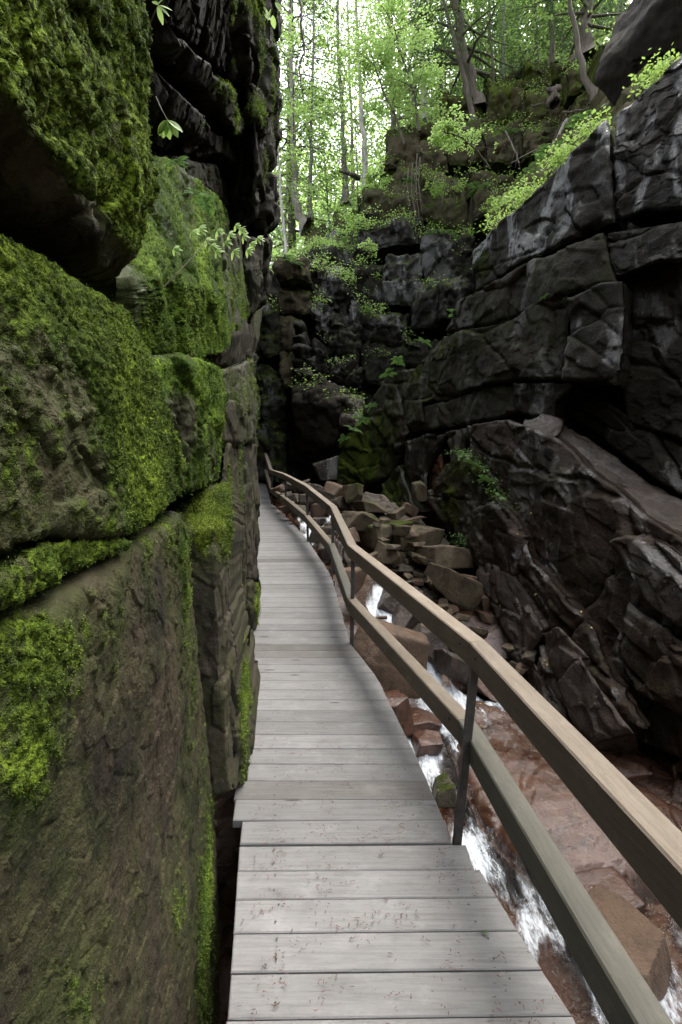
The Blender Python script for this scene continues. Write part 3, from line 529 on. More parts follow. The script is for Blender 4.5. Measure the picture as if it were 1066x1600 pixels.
ruled('rock_block', [[(454, 598, 13.5), (500, 590, 13.4), (546, 606, 13.5)], [(456, 630, 13.2), (510, 628, 13), (550, 650, 13.3)], [(460, 668, 13.7), (510, 690, 13.8), (545, 690, 14)], [(464, 725, 15.2), (500, 735, 15.4), (530, 725, 15.4)]], (0, 1.5, 0), 'overhang_rock', cliff, .003, ((.9, .1), (.3, .04)), (.6, .06), .12, -.2, .3, 91, .06)
cb(496, 588, 530, 612, 13.4, 'wet_slab', lean=.5, skew=18, rnd=.08); cb(522, 612, 562, 642, 13.3, 'wet_slab', lean=.5, skew=14, rnd=.08); cb(532, 640, 566, 668, 13.2, 'wet_slab', lean=.5, skew=10, rnd=.08)
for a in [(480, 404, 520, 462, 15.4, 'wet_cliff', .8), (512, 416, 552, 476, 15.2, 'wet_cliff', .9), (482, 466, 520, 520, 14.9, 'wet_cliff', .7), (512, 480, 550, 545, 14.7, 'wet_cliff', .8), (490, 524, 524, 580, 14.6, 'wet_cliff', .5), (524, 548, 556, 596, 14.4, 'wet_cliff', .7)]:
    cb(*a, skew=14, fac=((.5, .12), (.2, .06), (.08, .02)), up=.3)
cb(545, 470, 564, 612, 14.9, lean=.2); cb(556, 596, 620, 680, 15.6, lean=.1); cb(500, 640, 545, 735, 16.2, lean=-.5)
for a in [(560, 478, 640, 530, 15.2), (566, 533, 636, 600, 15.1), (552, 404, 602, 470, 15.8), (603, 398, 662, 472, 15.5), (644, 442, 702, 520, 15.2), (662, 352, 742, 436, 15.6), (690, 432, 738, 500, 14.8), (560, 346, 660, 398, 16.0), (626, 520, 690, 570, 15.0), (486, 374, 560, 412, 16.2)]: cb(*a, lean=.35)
for a in [(572, 290, 652, 346, 16.6), (655, 262, 735, 345, 16.9), (560, 310, 590, 350, 17)]: cb(*a, 'brown_cliff', **mossy)
for a in [(604, 196, 660, 268, 17.6, .4), (655, 178, 700, 232, 17.9, .4), (616, 268, 652, 300, 17.4, .2), (650, 228, 700, 262, 17.5, .3), (598, 250, 622, 268, 17.4, .1)]: cb(*a[:5], 'brown_cliff', lean=a[5], moss=.05)
for a in [(736, 258, 810, 292, 16.2, .2), (738, 294, 792, 340, 15.8, .3), (793, 292, 830, 330, 15.4, .3), (700, 190, 760, 255, 17.6, .3), (762, 196, 824, 250, 17.2, .4), (824, 190, 880, 240, 16.6, .4)]: cb(*a[:5], 'brown_cliff', lean=a[5], moss=.12, up=.9)
for a in [(690, 140, 760, 190, 18.6, 1), (760, 120, 830, 190, 18.2, 1), (815, 96, 900, 140, 18.2, 1.2), (826, 140, 905, 190, 17.2, .8), (890, 96, 950, 150, 16.6, 1), (900, 148, 966, 200, 15.4, .6), (944, 66, 1002, 112, 14.5, .3), (950, 112, 1010, 160, 13.2, .3)]: cb(*a[:5], 'bank_soil', lean=a[5], moss=.36, up=.5)
# grey wall standing further back to the left
for a in [(472, 345, 530, 420, 20.2), (525, 325, 590, 400, 19.8), (420, 440, 476, 520, 17.5)]: cb(*a, 'brown_cliff', lean=.5, moss=.15)
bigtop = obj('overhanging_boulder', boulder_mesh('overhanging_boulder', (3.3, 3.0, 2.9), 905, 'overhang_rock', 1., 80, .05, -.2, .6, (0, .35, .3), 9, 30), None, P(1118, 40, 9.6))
tag(bigtop, 'huge dark boulder jutting out at the top right above the slab', 'boulder')

# ------------------------------------------------------------------ stream bed and water
YB = [-5, 1.5, 2.4, 3.2, 4.4, 5.2, 5.75, 6.4, 7, 8, 10, 13, 16]; ZB = [-1.25, -.98, -.88, -.78, -.66, -.55, -.2, .25, .5, .85, 1.15, 1.7, 2.2]
def bed(X, Y):
    p = np.stack([X.ravel(), Y.ravel(), 0*X.ravel()], 1)
    z = np.interp(Y, YB, ZB)
    hv, ed = facets(p/np.array((.7, .9, 1)), 7); h2, _ = facets(p/.25, 9)
    n = fbm(p/.8, 4, 5)*.07+hv*.05+h2*.015
    ch = np.interp(Y, [1, 2.4, 3.2, 4.3, 5.2, 5.9, 6.6, 8, 10, 12], [1.25, 1.12, .95, .78, 1.0, .95, .45, .05, -.3, -.8])
    side = np.clip((X-ch-.45)/1.2, 0, 1)
    return z+n.reshape(X.shape)+side*.22*np.clip((7-Y)/2, 0, 1)-.12*np.exp(-((X-ch)/.4)**2)
gx = np.arange(-4, 5.5, .028); gy = np.concatenate([np.arange(-5, 1.2, .12), np.arange(1.2, 9, .028), np.arange(9, 16, .07)])
GX, GY = np.meshgrid(gx, gy); GZ = bed(GX, GY); V = np.stack([GX, GY, GZ], -1).reshape(-1, 3); i = np.arange(len(V)).reshape(GX.shape)
Q = np.stack([i[:-1, :-1], i[:-1, 1:], i[1:, 1:], i[1:, :-1]], -1).reshape(-1, 4)
tag(obj('stream_bed', meshnp('stream_bed', V, Q, 'red_granite', True, {'moss': np.full(len(V), -.4)})), 'reddish brown wet granite bed of the stream', kind='structure')
# water sheet: (row of left..right points, foam values); rows run upstream to downstream
def sheet(name, rows, foam, label, n=(60, 160), amp=.02, seed=3):
    Rr = np.stack([resample(r, n[0])[0] for r in rows]); t = np.linspace(0, len(rows)-1, n[1]); k = np.minimum(t.astype(int), len(rows)-2); f = t-k; f = f*f*(3-2*f)*.6+f*.4
    G = Rr[k]*(1-f)[:, None, None]+Rr[k+1]*f[:, None, None]
    fo = np.array([np.interp(np.linspace(0, 1, n[0]), np.linspace(0, 1, len(q)), q) for q in foam]); fo = fo[k]*(1-f)[:, None]+fo[k+1]*f[:, None]
    V = G.reshape(-1, 3); fo = fo.ravel()
    V = V+np.array((0, 0, 1))*((fbm(V*np.array((9, 5, 5)), 4, seed)*amp*(1+1.2*fo))[:, None])
    fo = fo-.08+.75*fbm(V*np.array((6, 2.2, 3)), 3, seed+4)+.2*fbm(V*np.array((22, 5, 8)), 2, seed+9)
    i = np.arange(len(V)).reshape(n[1], n[0]); Q = np.stack([i[:-1, :-1], i[1:, :-1], i[1:, 1:], i[:-1, 1:]], -1).reshape(-1, 4)
    return tag(obj(name, meshnp(name, V, Q, 'stream_water', True, {'foam': fo})), label, kind='structure')
sheet('stream', [[(655, 1085, 5.5), (700, 1080, 5.45), (760, 1090, 5.3), (800, 1100, 5.2)], [(630, 1120, 4.85), (700, 1110, 4.9), (780, 1110, 4.9), (860, 1130, 4.7)], [(590, 1160, 4.3), (660, 1185, 4.15), (730, 1180, 4.2), (860, 1190, 4.1)],
                 [(600, 1260, 3.7), (700, 1265, 3.65), (760, 1260, 3.7), (900, 1260, 3.6)], [(640, 1370, 3.15), (760, 1370, 3.15), (850, 1370, 3.1), (1020, 1370, 3.1)], [(640, 1480, 2.72), (800, 1480, 2.72), (900, 1480, 2.7), (1120, 1470, 2.7)],
                 [(640, 1600, 2.4), (860, 1600, 2.4), (960, 1600, 2.4), (1250, 1590, 2.35)], [(600, 1800, 2.0), (880, 1800, 2.0), (1000, 1800, 2.0), (1500, 1800, 2)], [(.2, 0, -1.02, 0), (1.1, 0, -1.02, 0), (1.8, 0, -1.02, 0), (3, 0, -1.02, 0)]],
      [[.9, .9, .6, .1], [.45, .95, .8, .25], [.5, .65, .0, -.1], [.55, .6, -.1, -.3], [.2, .7, .05, -.2], [.2, .6, .2, .4], [.3, .75, .3, .7], [.3, .6, .2, .5], [.2, .3, .2, .1]], 'shallow clear stream rushing over brown granite', (150, 420), .02)
sheet('waterfall', [[(566, 905, 6.9), (580, 905, 6.9), (600, 912, 6.8)], [(570, 922, 6.7), (582, 920, 6.65), (598, 924, 6.65)], [(572, 945, 6.5), (586, 946, 6.45), (606, 948, 6.45)], [(578, 958, 6.25), (600, 962, 6.25), (628, 962, 6.3)], [(600, 985, 6.05), (622, 985, 6.05), (642, 982, 6.1)], [(628, 1010, 5.9), (645, 1010, 5.9), (660, 1008, 5.95)], [(655, 1040, 5.75), (668, 1040, 5.7), (680, 1035, 5.75)], [(662, 1078, 5.5), (690, 1080, 5.4), (715, 1078, 5.4)], [(650, 1100, 5.2), (690, 1105, 5.1), (750, 1100, 5.1)]],
      [[.1, .4, .2], [.4, .9, .5], [.7, 1, .8], [.8, .9, .5], [.3, .7, .4], [.3, .9, .6], [.5, 1, .7], [.8, 1, .9], [.9, 1, .7]], 'white cascade tumbling between brown boulders beside the boardwalk', (50, 220), .012)
sheet('upper_stream', [[(440, 775, 12), (480, 772, 12), (530, 770, 12)], [(452, 800, 10.2), (490, 800, 10), (520, 798, 10)], [(468, 815, 9.2), (480, 812, 9.1), (516, 812, 9.1)], [(470, 835, 8.7), (480, 835, 8.6), (522, 828, 8.6)], [(500, 862, 7.9), (530, 860, 7.9), (556, 850, 7.9)], [(540, 885, 7.3), (560, 882, 7.3), (585, 880, 7.2)], [(564, 906, 6.92), (582, 906, 6.92), (602, 913, 6.82)]],
      [[0, 0, 0], [.1, .1, .1], [.6, .5, .6], [.8, .6, .3], [.0, .2, .3], [0, .1, .2], [.2, .4, .2]], 'thin upper run of the stream among the far rocks', (60, 160), .015)

# ------------------------------------------------------------------ boardwalk
YD = [-3, 1.4, 2.31, 4.6, 6.5, 8.2, 10.4, 13.2, 14.5, 16.5, 19]; ZD = [-.22, .1, .165, .47, .87, 1.25, 1.6, 1.93, 2.52, 3.1, 3.5]
XRy = [-3, 1.54, 1.73, 2.28, 2.285, 2.74, 3.95, 4.6, 6.5, 8.1, 10.4, 13.2, 16.5]; XRx = [.75, .74, .69, .575, .52, .475, .285, .09, -.135, -.545, -1.15, -1.88, -2.75]
XLy = [-3, 1.54, 1.86, 2.28, 2.75, 3.4, 4.6, 5, 6, 7.5, 10.5, 13.2, 16.5]; XLx = [-.36, -.356, -.403, -.47, -.525, -.64, -.88, -.87, -.97, -1.3, -2.05, -2.85, -3.75]
zd = lambda y: float(np.interp(y, YD, ZD)); xR = lambda y: float(np.interp(y, XRy, XRx)); xL = lambda y: float(np.interp(y, XLy, XLx))
walk = tag(empty('boardwalk', (0, 1.4, .06)), 'weathered grey plank boardwalk curving along the mossy wall', 'boardwalk')
def part(name, V, Q, mat, parent, origin, smooth=False):
    origin = np.array(origin, float); me = meshnp(name, np.asarray(V)-origin, Q, mat, smooth)
    o = obj(name, me); o.location = origin; o.parent = parent; o.matrix_parent_inverse = parent.matrix_basis.inverted() if parent else o.matrix_parent_inverse
    return o
def hexa(b, t, ch=.004):
    """plank from 4 bottom and 4 top corners (counter-clockwise from above) with a small chamfer round the top"""
    b = np.array(b); t = np.array(t); c = t.mean(0)
    lo = t-np.array((0, 0, ch)); e = t-np.roll(t, -1, 0); ti = []
    for k in range(4):
        a = (t[(k+1) % 4]-t[k]); d = (t[k-1]-t[k]); ti.append(t[k]+a/np.linalg.norm(a)*ch+d/np.linalg.norm(d)*ch)
    V = np.concatenate([b, lo, np.array(ti)]); Q = [[3, 2, 1, 0], [8, 9, 10, 11]]
    for k in range(4):
        n = (k+1) % 4; Q += [[k, n, 4+n, 4+k], [4+k, 4+n, 8+n, 8+k]]
    return V, np.array(Q)
walk_rng = random.Random(5)
y = -1.2; kpl = 0; planks = []
while y < 16.3:
    slope = (zd(y+.1)-zd(y))/.1; pit = .1455*math.cos(math.atan(slope)); gap = .003 if walk_rng.random() > .25 else .0045
    hd = np.interp(y, [0, 2.3, 2.4, 5, 7, 10, 14], [.015, .012, .0, -.02, .10, .20, .24])
    jl, jr = walk_rng.uniform(-.004, .004)-(.02 if walk_rng.random() < .12 else 0), walk_rng.uniform(-.003, .003)
    yc = y+pit/2
    if 2.36 < yc < 2.50: jl -= .05
    if 2.5 < yc < 2.76: jl -= .055
    a, b = xL(yc)+jl, xR(yc)+jr; xm = (a+b)/2
    zj = walk_rng.uniform(-.0025, .0025)+(-.006 if yc < 2.28 else 0)
    def pt(x, yy, dz=0): return (x, yy+hd*(x-xm), zd(yy)+zj+dz)
    y0, y1 = y+gap/2, y+pit-gap/2
    r0, r1 = xR(y0)+jr, xR(y1)+jr
    if XRy[3]-.15 < y0 < XRy[3]+.02: r0 = r1 = (r0+r1)/2
    a0, a1 = a+xL(y0)-xL(yc), a+xL(y1)-xL(yc)
    t = [pt(a0, y0), pt(r0, y0), pt(r1, y1), pt(a1, y1)]; bt = [(p[0], p[1], p[2]-.038) for p in t]
    Vv, Qq = hexa(bt, t)
    mat = 'old_deck_wood' if (2.60 < yc < 2.74 or 4.42 < yc < 4.56 or kpl in (38, 57)) else 'deck_wood'
    planks.append(part('plank', Vv, Qq, mat, walk, (xm, yc, zd(yc))))
    y += pit; kpl += 1
def beam_path(pts, wdt, hgt):
    """box beam along a list of points (top centre line), mitred at the bends"""
    pts = np.array(pts, float); n = len(pts); V = []; Q = []
    for k in range(n):
        d0 = pts[k]-pts[k-1] if k else pts[1]-pts[0]; d1 = pts[k+1]-pts[k] if k < n-1 else pts[-1]-pts[-2]
        s0 = np.array((d0[1], -d0[0], 0)); s0 /= np.linalg.norm(s0); s1 = np.array((d1[1], -d1[0], 0)); s1 /= np.linalg.norm(s1)
        s = s0+s1; s /= np.linalg.norm(s); s = s/max(.5, s @ s0); c = .006
        for a, b in ((-.5, -1), (-.5, -c/hgt), (-.5+c/wdt, 0), (.5-c/wdt, 0), (.5, -c/hgt), (.5, -1)):
            V.append(pts[k]+s*a*wdt+np.array((0, 0, b*hgt)))
    m = 6
    for k in range(n-1):
        for j in range(m):
            Q.append([k*m+j, k*m+(j+1) % m, (k+1)*m+(j+1) % m, (k+1)*m+j])
    return np.array(V), [np.array(Q)[:, ::-1], np.array([list(range(m)), list(range((n-1)*m, n*m))[::-1]])]
for side, fn, off in (('left', xL, .16), ('right', xR, -.14)):
    for a, b in ((-1.2, 2.28), (2.3, 4.6), (4.62, 8.2), (8.22, 13.2), (13.22, 16.3)):
        ys = np.linspace(a, b, 6); pts = [(fn(q)+off, q, zd(q)-.045) for q in ys]
        Vv, Qq = beam_path(pts, .07, .19); part('stringer', Vv, Qq, 'frame_wood', walk, (pts[0][0], a, zd(a)-.1))
for q in (.4, 1.6, 2.5, 3.4, 4.6, 5.6, 6.8, 8, 9.4, 11, 12.6):
    a, b = xL(q)-.02, xR(q)-.03; Vv, Qq = beam_path([(a, q, zd(q)-.24), (b, q, zd(q)-.24)], .09, .12); part('crossbeam', Vv, Qq, 'frame_wood', walk, (a, q, zd(q)-.3))
    for x in (a+.2, b-.15):
        zb = float(bed(np.array([[x]]), np.array([[q]]))[0, 0]); h = zd(q)-.36-zb+.15
        if h > .1: Vv, Qq = beam_path([(x, q-.045, zd(q)-.361), (x, q+.045, zd(q)-.361)], .09, h); part('support_leg', Vv, Qq, 'frame_wood', walk, (x, q, zb))
# ------------------------------------------------------------------ handrail
rail = tag(empty('handrail', (.516, 2.31, .165)), 'timber handrail of two beams on thin dark steel posts beside the stream', 'handrail')
TOP = [(-1.2, .835), (2.36, .655), (4.66, .105), (6.5, -.10), (8.15, -.57), (10.4, -1.19), (13.2, -1.87), (14.5, -2.22), (16.2, -2.72)]
LOW = [(-1.2, .835), (2.5, .635), (4.62, .10), (6.45, -.12), (8.15, -.57), (10.4, -1.19), (13.2, -1.87), (14.5, -2.22), (16.2, -2.72)]
for nm, pts, hh, mats in (('top_rail', TOP, .91, ['rail_wood']*9), ('lower_rail', LOW, .45, ['lower_rail_wood', 'rail_wood', 'lower_rail_wood']+['rail_wood']*6)):
    n = len(pts)
    for k in range(n-1):
        h0 = hh if nm == 'top_rail' else np.interp(pts[k][0], [2.5, 4.6], [.46, .42]); h1 = hh if nm == 'top_rail' else np.interp(pts[k+1][0], [2.5, 4.6], [.46, .42])
        A = np.array((pts[k][1], pts[k][0], zd(pts[k][0])+h0)); B = np.array((pts[k+1][1], pts[k+1][0], zd(pts[k+1][0])+h1))
        pr = np.array((pts[k-1][1], pts[k-1][0], A[2])) if k else A-(B-A); nx = np.array((pts[k+2][1], pts[k+2][0], B[2])) if k < n-2 else B+(B-A)
        Vv, Qq = beam_path([pr, A, B, nx], .088, .115); Vv = Vv[6:18]
        Vv[:6] += (B-A)/np.linalg.norm(B-A)*.0015; Vv[6:] -= (B-A)/np.linalg.norm(B-A)*.0015
        m = 6; Qs = np.array([[j, (j+1) % m, m+(j+1) % m, m+j] for j in range(m)])[:, ::-1]
        o = part(nm, Vv*1., [Qs, np.array([list(range(m)), list(range(m, 2*m))[::-1]])], mats[k], rail, (A+B)/2)
        # wood grain runs along the beam: turn the mesh so that its local x is the beam's axis
        ang = math.atan2(B[1]-A[1], B[0]-A[0]); me = o.data; c_, s_ = math.cos(-ang), math.sin(-ang)
        co = np.array([v.co[:] for v in me.vertices]); co = np.stack([co[:, 0]*c_-co[:, 1]*s_, co[:, 0]*s_+co[:, 1]*c_, co[:, 2]], 1)
        me.vertices.foreach_set('co', co.astype(np.float32).ravel()); me.update(); o.rotation_euler.z = ang
def strut(A, B, w1, w2):
    A = np.array(A, float); B = np.array(B, float); d = (B-A)/np.linalg.norm(B-A); s = np.cross(d, (0, 1, 0)); s /= np.linalg.norm(s); u = np.cross(d, s)
    V = [p+s*a*w1/2+u*b*w2/2 for p in (A, B) for a, b in ((-1, -1), (1, -1), (1, 1), (-1, 1))]
    return np.array(V), np.array([[3, 2, 1, 0], [4, 5, 6, 7]]+[[k, (k+1) % 4, 4+(k+1) % 4, 4+k] for k in range(4)])
for q, xb, xt in ((.1, .68, .77), (2.31, .52, .628), (4.6, .092, .112), (6.5, -.132, -.10), (8.1, -.545, -.56), (10.4, -1.14, -1.18), (13.15, -1.86, -1.85), (15.2, -2.40, -2.42)):
    Vv, Qq = strut((xb+.005, q, zd(q)-.2), (xt, q+.01, zd(q)+.80), .036, .03)
    po = part('post', Vv, Qq, 'post_steel', rail, (xb, q, zd(q)))
    Vv, Qq = strut((xb-.02, q-.001, zd(q)-.11), (xb+.05, q-.001, zd(q)-.11), .07, .05)
    br = obj('bracket', meshnp('bracket', Vv-np.array((xb, q, zd(q))), Qq, 'post_steel', False)); br.parent = po
# ledges and tops of the rocks where plants can stand
bpy.context.view_layer.update(); _dg = bpy.context.evaluated_depsgraph_get(); hits = []
hr = np.random.default_rng(77)
for k in range(5200):
    px, d = hr.uniform(425, 1010), hr.uniform(12.5, 21)
    ok, lc, nr, *_r = sc.ray_cast(_dg, ((px-533)/F*d, d, 30), (0, 0, -1))
    if ok and nr.z > .55 and lc.z > 3.2: hits.append((lc[:], nr[:]))

bolt = boulder_mesh('bolt', (.02, .012, .02), 8, 'post_steel', .3, 4, 0, -1, 0)
for o in [c_ for c_ in rail.children if c_.name.split('.')[0] in ('top_rail', 'lower_rail')]:
    xs = [v.co.x for v in o.data.vertices]; ys = [v.co.y for v in o.data.vertices]
    if o.matrix_basis.translation.y < 9:
        for x_ in (min(xs)+.10, max(xs)-.10):
            e_ = obj('bolt', bolt); e_.parent = o; t_ = (x_-min(xs))/(max(xs)-min(xs)); zs = sorted(v.co.z for v in o.data.vertices); za = np.mean([v.co.z for v in o.data.vertices if v.co.x < 0]); zb_ = np.mean([v.co.z for v in o.data.vertices if v.co.x > 0])
            e_.location = (x_, .0455 if abs(max(ys)-.044) < .2 else max(ys), za*(1-t_)+zb_*t_-.005)
# ------------------------------------------------------------------ boulders and ledge blocks on the gorge floor
def bld(label, px, py, d, w, h, dep, mat, seed, name='boulder', cat='boulder', group=None, **k):
    if 303 <= seed <= 321: w, h = w*1.14, h*.8; mat = 'tan_slab' if mat == 'grey_boulder' else mat
    s = d/F; k = {**dict(box=1., n=32, rough=.018, sharp=36, cuts=5), **k}; k['sharp'] = max(k['sharp'], 12)*1.6; k['box'] = max(.93, k['box'])
    o = obj(name, boulder_mesh(name, (w*s*.84, dep*.84, h*s*.84), seed, mat, **k), None, P(px, py, d))
    return tag(o, label, cat, group)
bld('large smooth brown boulder below the boardwalk edge beside the white cascade', 612, 1030, 5.1, 160, 125, .9, 'orange_boulder', 301, box=.7, n=36, rough=.02, sharp=8, rot=(0, .25, .2), up=0, moss=-.3)
bld('small reddish rock wedged under the boardwalk edge above the foam', 612, 1112, 4.5, 62, 70, .4, 'red_granite', 302, up=0, moss=-.3)
bld('angular grey brown slab boulder tilted on the wet ledge', 712, 918, 6.7, 105, 70, .7, 'grey_boulder', 303, rot=(.2, .45, .3), sharp=24, n=30, up=.1, moss=-.1)
bld('dark overhung block with pointed top behind the tilted slab boulder', 703, 868, 7.2, 90, 48, .8, 'grey_boulder', 304, rot=(.1, .12, .4), sharp=24, n=28, up=.1, moss=-.1)
bld('pale thin slab leaning against the tilted slab boulder', 688, 910, 6.75, 42, 50, .3, 'grey_boulder', 305, rot=(.1, .6, .5), sharp=24, up=0)
bld('small orange brown stone between the tilted boulder and the fin', 739, 908, 6.8, 38, 26, .3, 'orange_boulder', 306, rot=(0, .2, .5), sharp=24, up=0)
bld('narrow upright orange stone beside the tilted boulder', 760, 938, 6.6, 22, 46, .25, 'orange_boulder', 307, rot=(0, -.35, .2), sharp=24, up=0)
bld('flat orange stone below the narrow upright stone', 762, 966, 6.4, 38, 22, .3, 'orange_boulder', 308, rot=(0, .3, .2), sharp=20, up=0)
bld('broad grey ledge block with mossy face behind the handrail', 645, 836, 8.0, 78, 52, 1.1, 'grey_boulder', 309, rot=(.1, .1, .3), sharp=24, n=28, moss=.1)
bld('lower grey ledge block under the broad mossy one', 632, 868, 7.8, 56, 32, .8, 'grey_boulder', 310, rot=(0, .1, .2), sharp=24)
bld('orange leaning stone on the pile by the dark fin', 641, 797, 8.6, 30, 30, .3, 'orange_boulder', 311, rot=(.2, .5, .3), sharp=24, up=0)
bld('flat broken slab propped in front of the orange leaning stone', 622, 802, 8.4, 30, 18, .35, 'grey_boulder', 312, rot=(.1, -.5, .2), sharp=24, up=0)
bld('thin flat stone lying below the orange leaning stone', 646, 812, 8.3, 40, 9, .3, 'orange_boulder', 313, rot=(0, -.25, .2), sharp=24, up=0)
bld('upright knobbly rock at the left foot of the dark fin', 655, 768, 8.6, 22, 48, .5, 'grey_boulder', 314, sharp=16, moss=.1)
bld('mossy squared rock at the far end of the ledge row', 552, 772, 9.7, 32, 38, .5, 'grey_boulder', 315, sharp=22, moss=.3)
bld('grey flat topped block second in the ledge row', 578, 792, 9.2, 40, 26, .8, 'grey_boulder', 316, rot=(0, .15, .3), sharp=24)
bld('long grey ledge block beside the upper stream', 564, 815, 8.6, 54, 46, .9, 'grey_boulder', 317, rot=(0, .2, .4), sharp=26, n=26, moss=.05)
bld('upright dark ledge block with moss streaks', 588, 838, 8.0, 36, 62, .7, 'grey_boulder', 318, rot=(0, .1, .3), sharp=26, moss=.15)
bld('bright moss sided block in the middle of the ledge row', 613, 830, 8.1, 34, 46, .6, 'grey_boulder', 319, rot=(0, .05, .3), sharp=26, moss=.45)
bld('low stone block ending the ledge row above the wet slab', 604, 866, 7.4, 34, 54, .6, 'grey_boulder', 320, rot=(0, .15, .3), sharp=26, moss=.1)
bld('wedge of grey rock with mossy top beside the wet slab', 668, 880, 7.3, 66, 20, .5, 'grey_boulder', 321, rot=(0, .35, .2), sharp=26, moss=.1)
bld('dark boulder at the tip of the right hand wall', 510, 735, 12.4, 46, 42, 1.2, 'wet_cliff', 322, rot=(0, -.4, .2), n=24)
bld('wet brown block beside the top of the cascade', 606, 940, 6.5, 28, 58, .5, 'wet_slab', 323, rot=(0, .35, .2), sharp=22, up=0)
bld('wet brown block along the right edge of the cascade', 632, 968, 6.2, 46, 56, .55, 'wet_slab', 324, rot=(0, .5, .3), sharp=22, up=0)
bld('long reddish wet block bordering the white chute', 668, 1002, 5.85, 66, 52, .5, 'wet_slab', 325, rot=(0, .6, .3), sharp=22, up=0, n=26)
bld('glossy dark block where the chute meets the pool', 708, 1040, 5.55, 58, 48, .5, 'wet_slab', 326, rot=(0, .5, .3), sharp=22, up=0)
bld('flat reddish rock beyond the foaming pool', 760, 1068, 5.5, 90, 34, .6, 'red_granite', 327, rot=(0, .2, .1), up=0, moss=-.3)
bld('brown rock in midstream half under the white water', 590, 968, 6.35, 30, 22, .35, 'orange_boulder', 328, up=0)
bld('mossy stone beside the steel post foot at the stream edge', 694, 1240, 3.75, 42, 46, .3, 'grey_boulder', 329, sharp=12, moss=.2)
bld('angular brown boulder in the stream at lower right', 982, 1500, 2.62, 100, 112, .42, 'orange_boulder', 341, rot=(.1, .15, .5), sharp=40, cuts=3, n=44, rough=.012, up=0, moss=-.3)
bld('flat brown rock awash behind the angular boulder', 925, 1408, 2.95, 150, 40, .5, 'red_granite', 331, rot=(0, -.1, .3), n=28, up=0, moss=-.3)
bld('reddish rock at the right frame edge under the dark wall', 1052, 1190, 4.15, 60, 34, .4, 'red_granite', 332, up=0, moss=-.3)
bld('low broken red rock at the foot of the dark wall', 985, 1195, 4.2, 120, 40, .6, 'red_granite', 333, rot=(0, .15, .2), n=28, up=0, moss=-.3)
bld('wet red rock below the lower rail near the boards', 660, 1130, 4.6, 60, 34, .4, 'red_granite', 334, up=0, moss=-.3)
bld('low red rock under the foam beyond the post', 668, 1160, 4.3, 56, 30, .35, 'red_granite', 335, up=0, moss=-.3)
ORD = ['first', 'second', 'third', 'fourth', 'fifth', 'sixth', 'seventh', 'eighth', 'ninth', 'tenth', 'eleventh', 'twelfth', 'thirteenth', 'fourteenth', 'fifteenth', 'sixteenth', 'seventeenth', 'eighteenth', 'nineteenth', 'twentieth', 'twenty first', 'twenty second', 'twenty third', 'twenty fourth', 'twenty fifth', 'twenty sixth', 'twenty seventh', 'twenty eighth', 'twenty ninth', 'thirtieth', 'thirty first', 'thirty second', 'thirty third', 'thirty fourth', 'thirty fifth']
fr = random.Random(12)
far = [(437, 765, 12, 20, 12), (452, 760, 12.2, 26, 14), (470, 762, 11.6, 30, 16), (490, 766, 11.4, 34, 20), (446, 776, 11, 24, 13), (462, 782, 10.6, 28, 16), (482, 783, 10.4, 30, 18), (505, 778, 10.6, 32, 22), (528, 770, 11, 36, 24), (452, 794, 10, 22, 14), (468, 800, 9.7, 26, 18), (500, 797, 9.5, 30, 22), (520, 790, 10, 30, 20), (536, 786, 10, 30, 22), (498, 815, 9, 22, 16), (533, 815, 8.9, 26, 26), (545, 840, 8.2, 30, 26), (505, 838, 8.4, 30, 34), (515, 862, 7.8, 34, 36), (545, 870, 7.4, 24, 30), (560, 888, 6.9, 40, 28), (548, 908, 6.6, 40, 44)]
for k, (a, b, d, w_, h_) in enumerate(sorted(far, key=lambda q: -q[2])):
    bld(('grey', 'tan', 'dark wet', 'grey brown')[k % 4]+' stone in the upper stream, '+ORD[k]+' from the back of the heap', a, b, d, w_*1.15, h_*1.2, w_*d/F, ('grey_boulder', 'orange_boulder', 'wet_slab', 'grey_boulder')[k % 4], 400+k, 'stone', 'stone', 'stones heaped in the upper stream', rot=(fr.uniform(-.3, .3), fr.uniform(-.4, .4), fr.uniform(0, 3)), n=14, moss=-.1, up=.25)
# sloping wet slabs between the rubble and the stream: parts of the right wall
def fl(rows, **k): return ruled('rock_slab', rows, k.pop('back', (.1, .1, -.7)), k.pop('mat', 'wet_slab'), right, **{**dict(res=.0034, fac=((.5, .02), (.18, .012)), fb=(.4, .03), rnd=.05, wob=.03, moss=-.1, up=.0), **k})
fl([[(618, 862, 7.6), (650, 930, 6.7), (700, 990, 6.0), (770, 1075, 5.3)], [(650, 872, 7.5), (690, 930, 6.75), (750, 985, 6.1), (810, 1080, 5.25)]], seed=101, mossfn=zones([(640, 880, 25, 30, .5)]))
fl([[(668, 885, 7.3), (740, 950, 6.6), (800, 1010, 6.0), (850, 1090, 5.2)], [(700, 880, 7.4), (780, 930, 6.9), (830, 1000, 6.2), (900, 1090, 5.3)]], seed=102)
fl([[(590, 800, 9.2), (606, 830, 8.3), (622, 870, 7.6)], [(640, 800, 9.1), (690, 840, 8.2), (740, 890, 7.3)]], seed=103, mat='grey_boulder', mossfn=zones([(710, 850, 40, 30, .4)]))
fl([[(536, 768, 10.2), (556, 800, 9.3), (580, 840, 8.3), (606, 880, 7.4)], [(600, 772, 10), (640, 798, 9.2), (690, 840, 8.3), (735, 880, 7.5)]], seed=105, mat='grey_boulder', back=(.1, .1, -.9), fac=((.45, .06), (.16, .025)), fb=(.3, .03), mossfn=zones([(600, 820, 60, 30, .25)]))
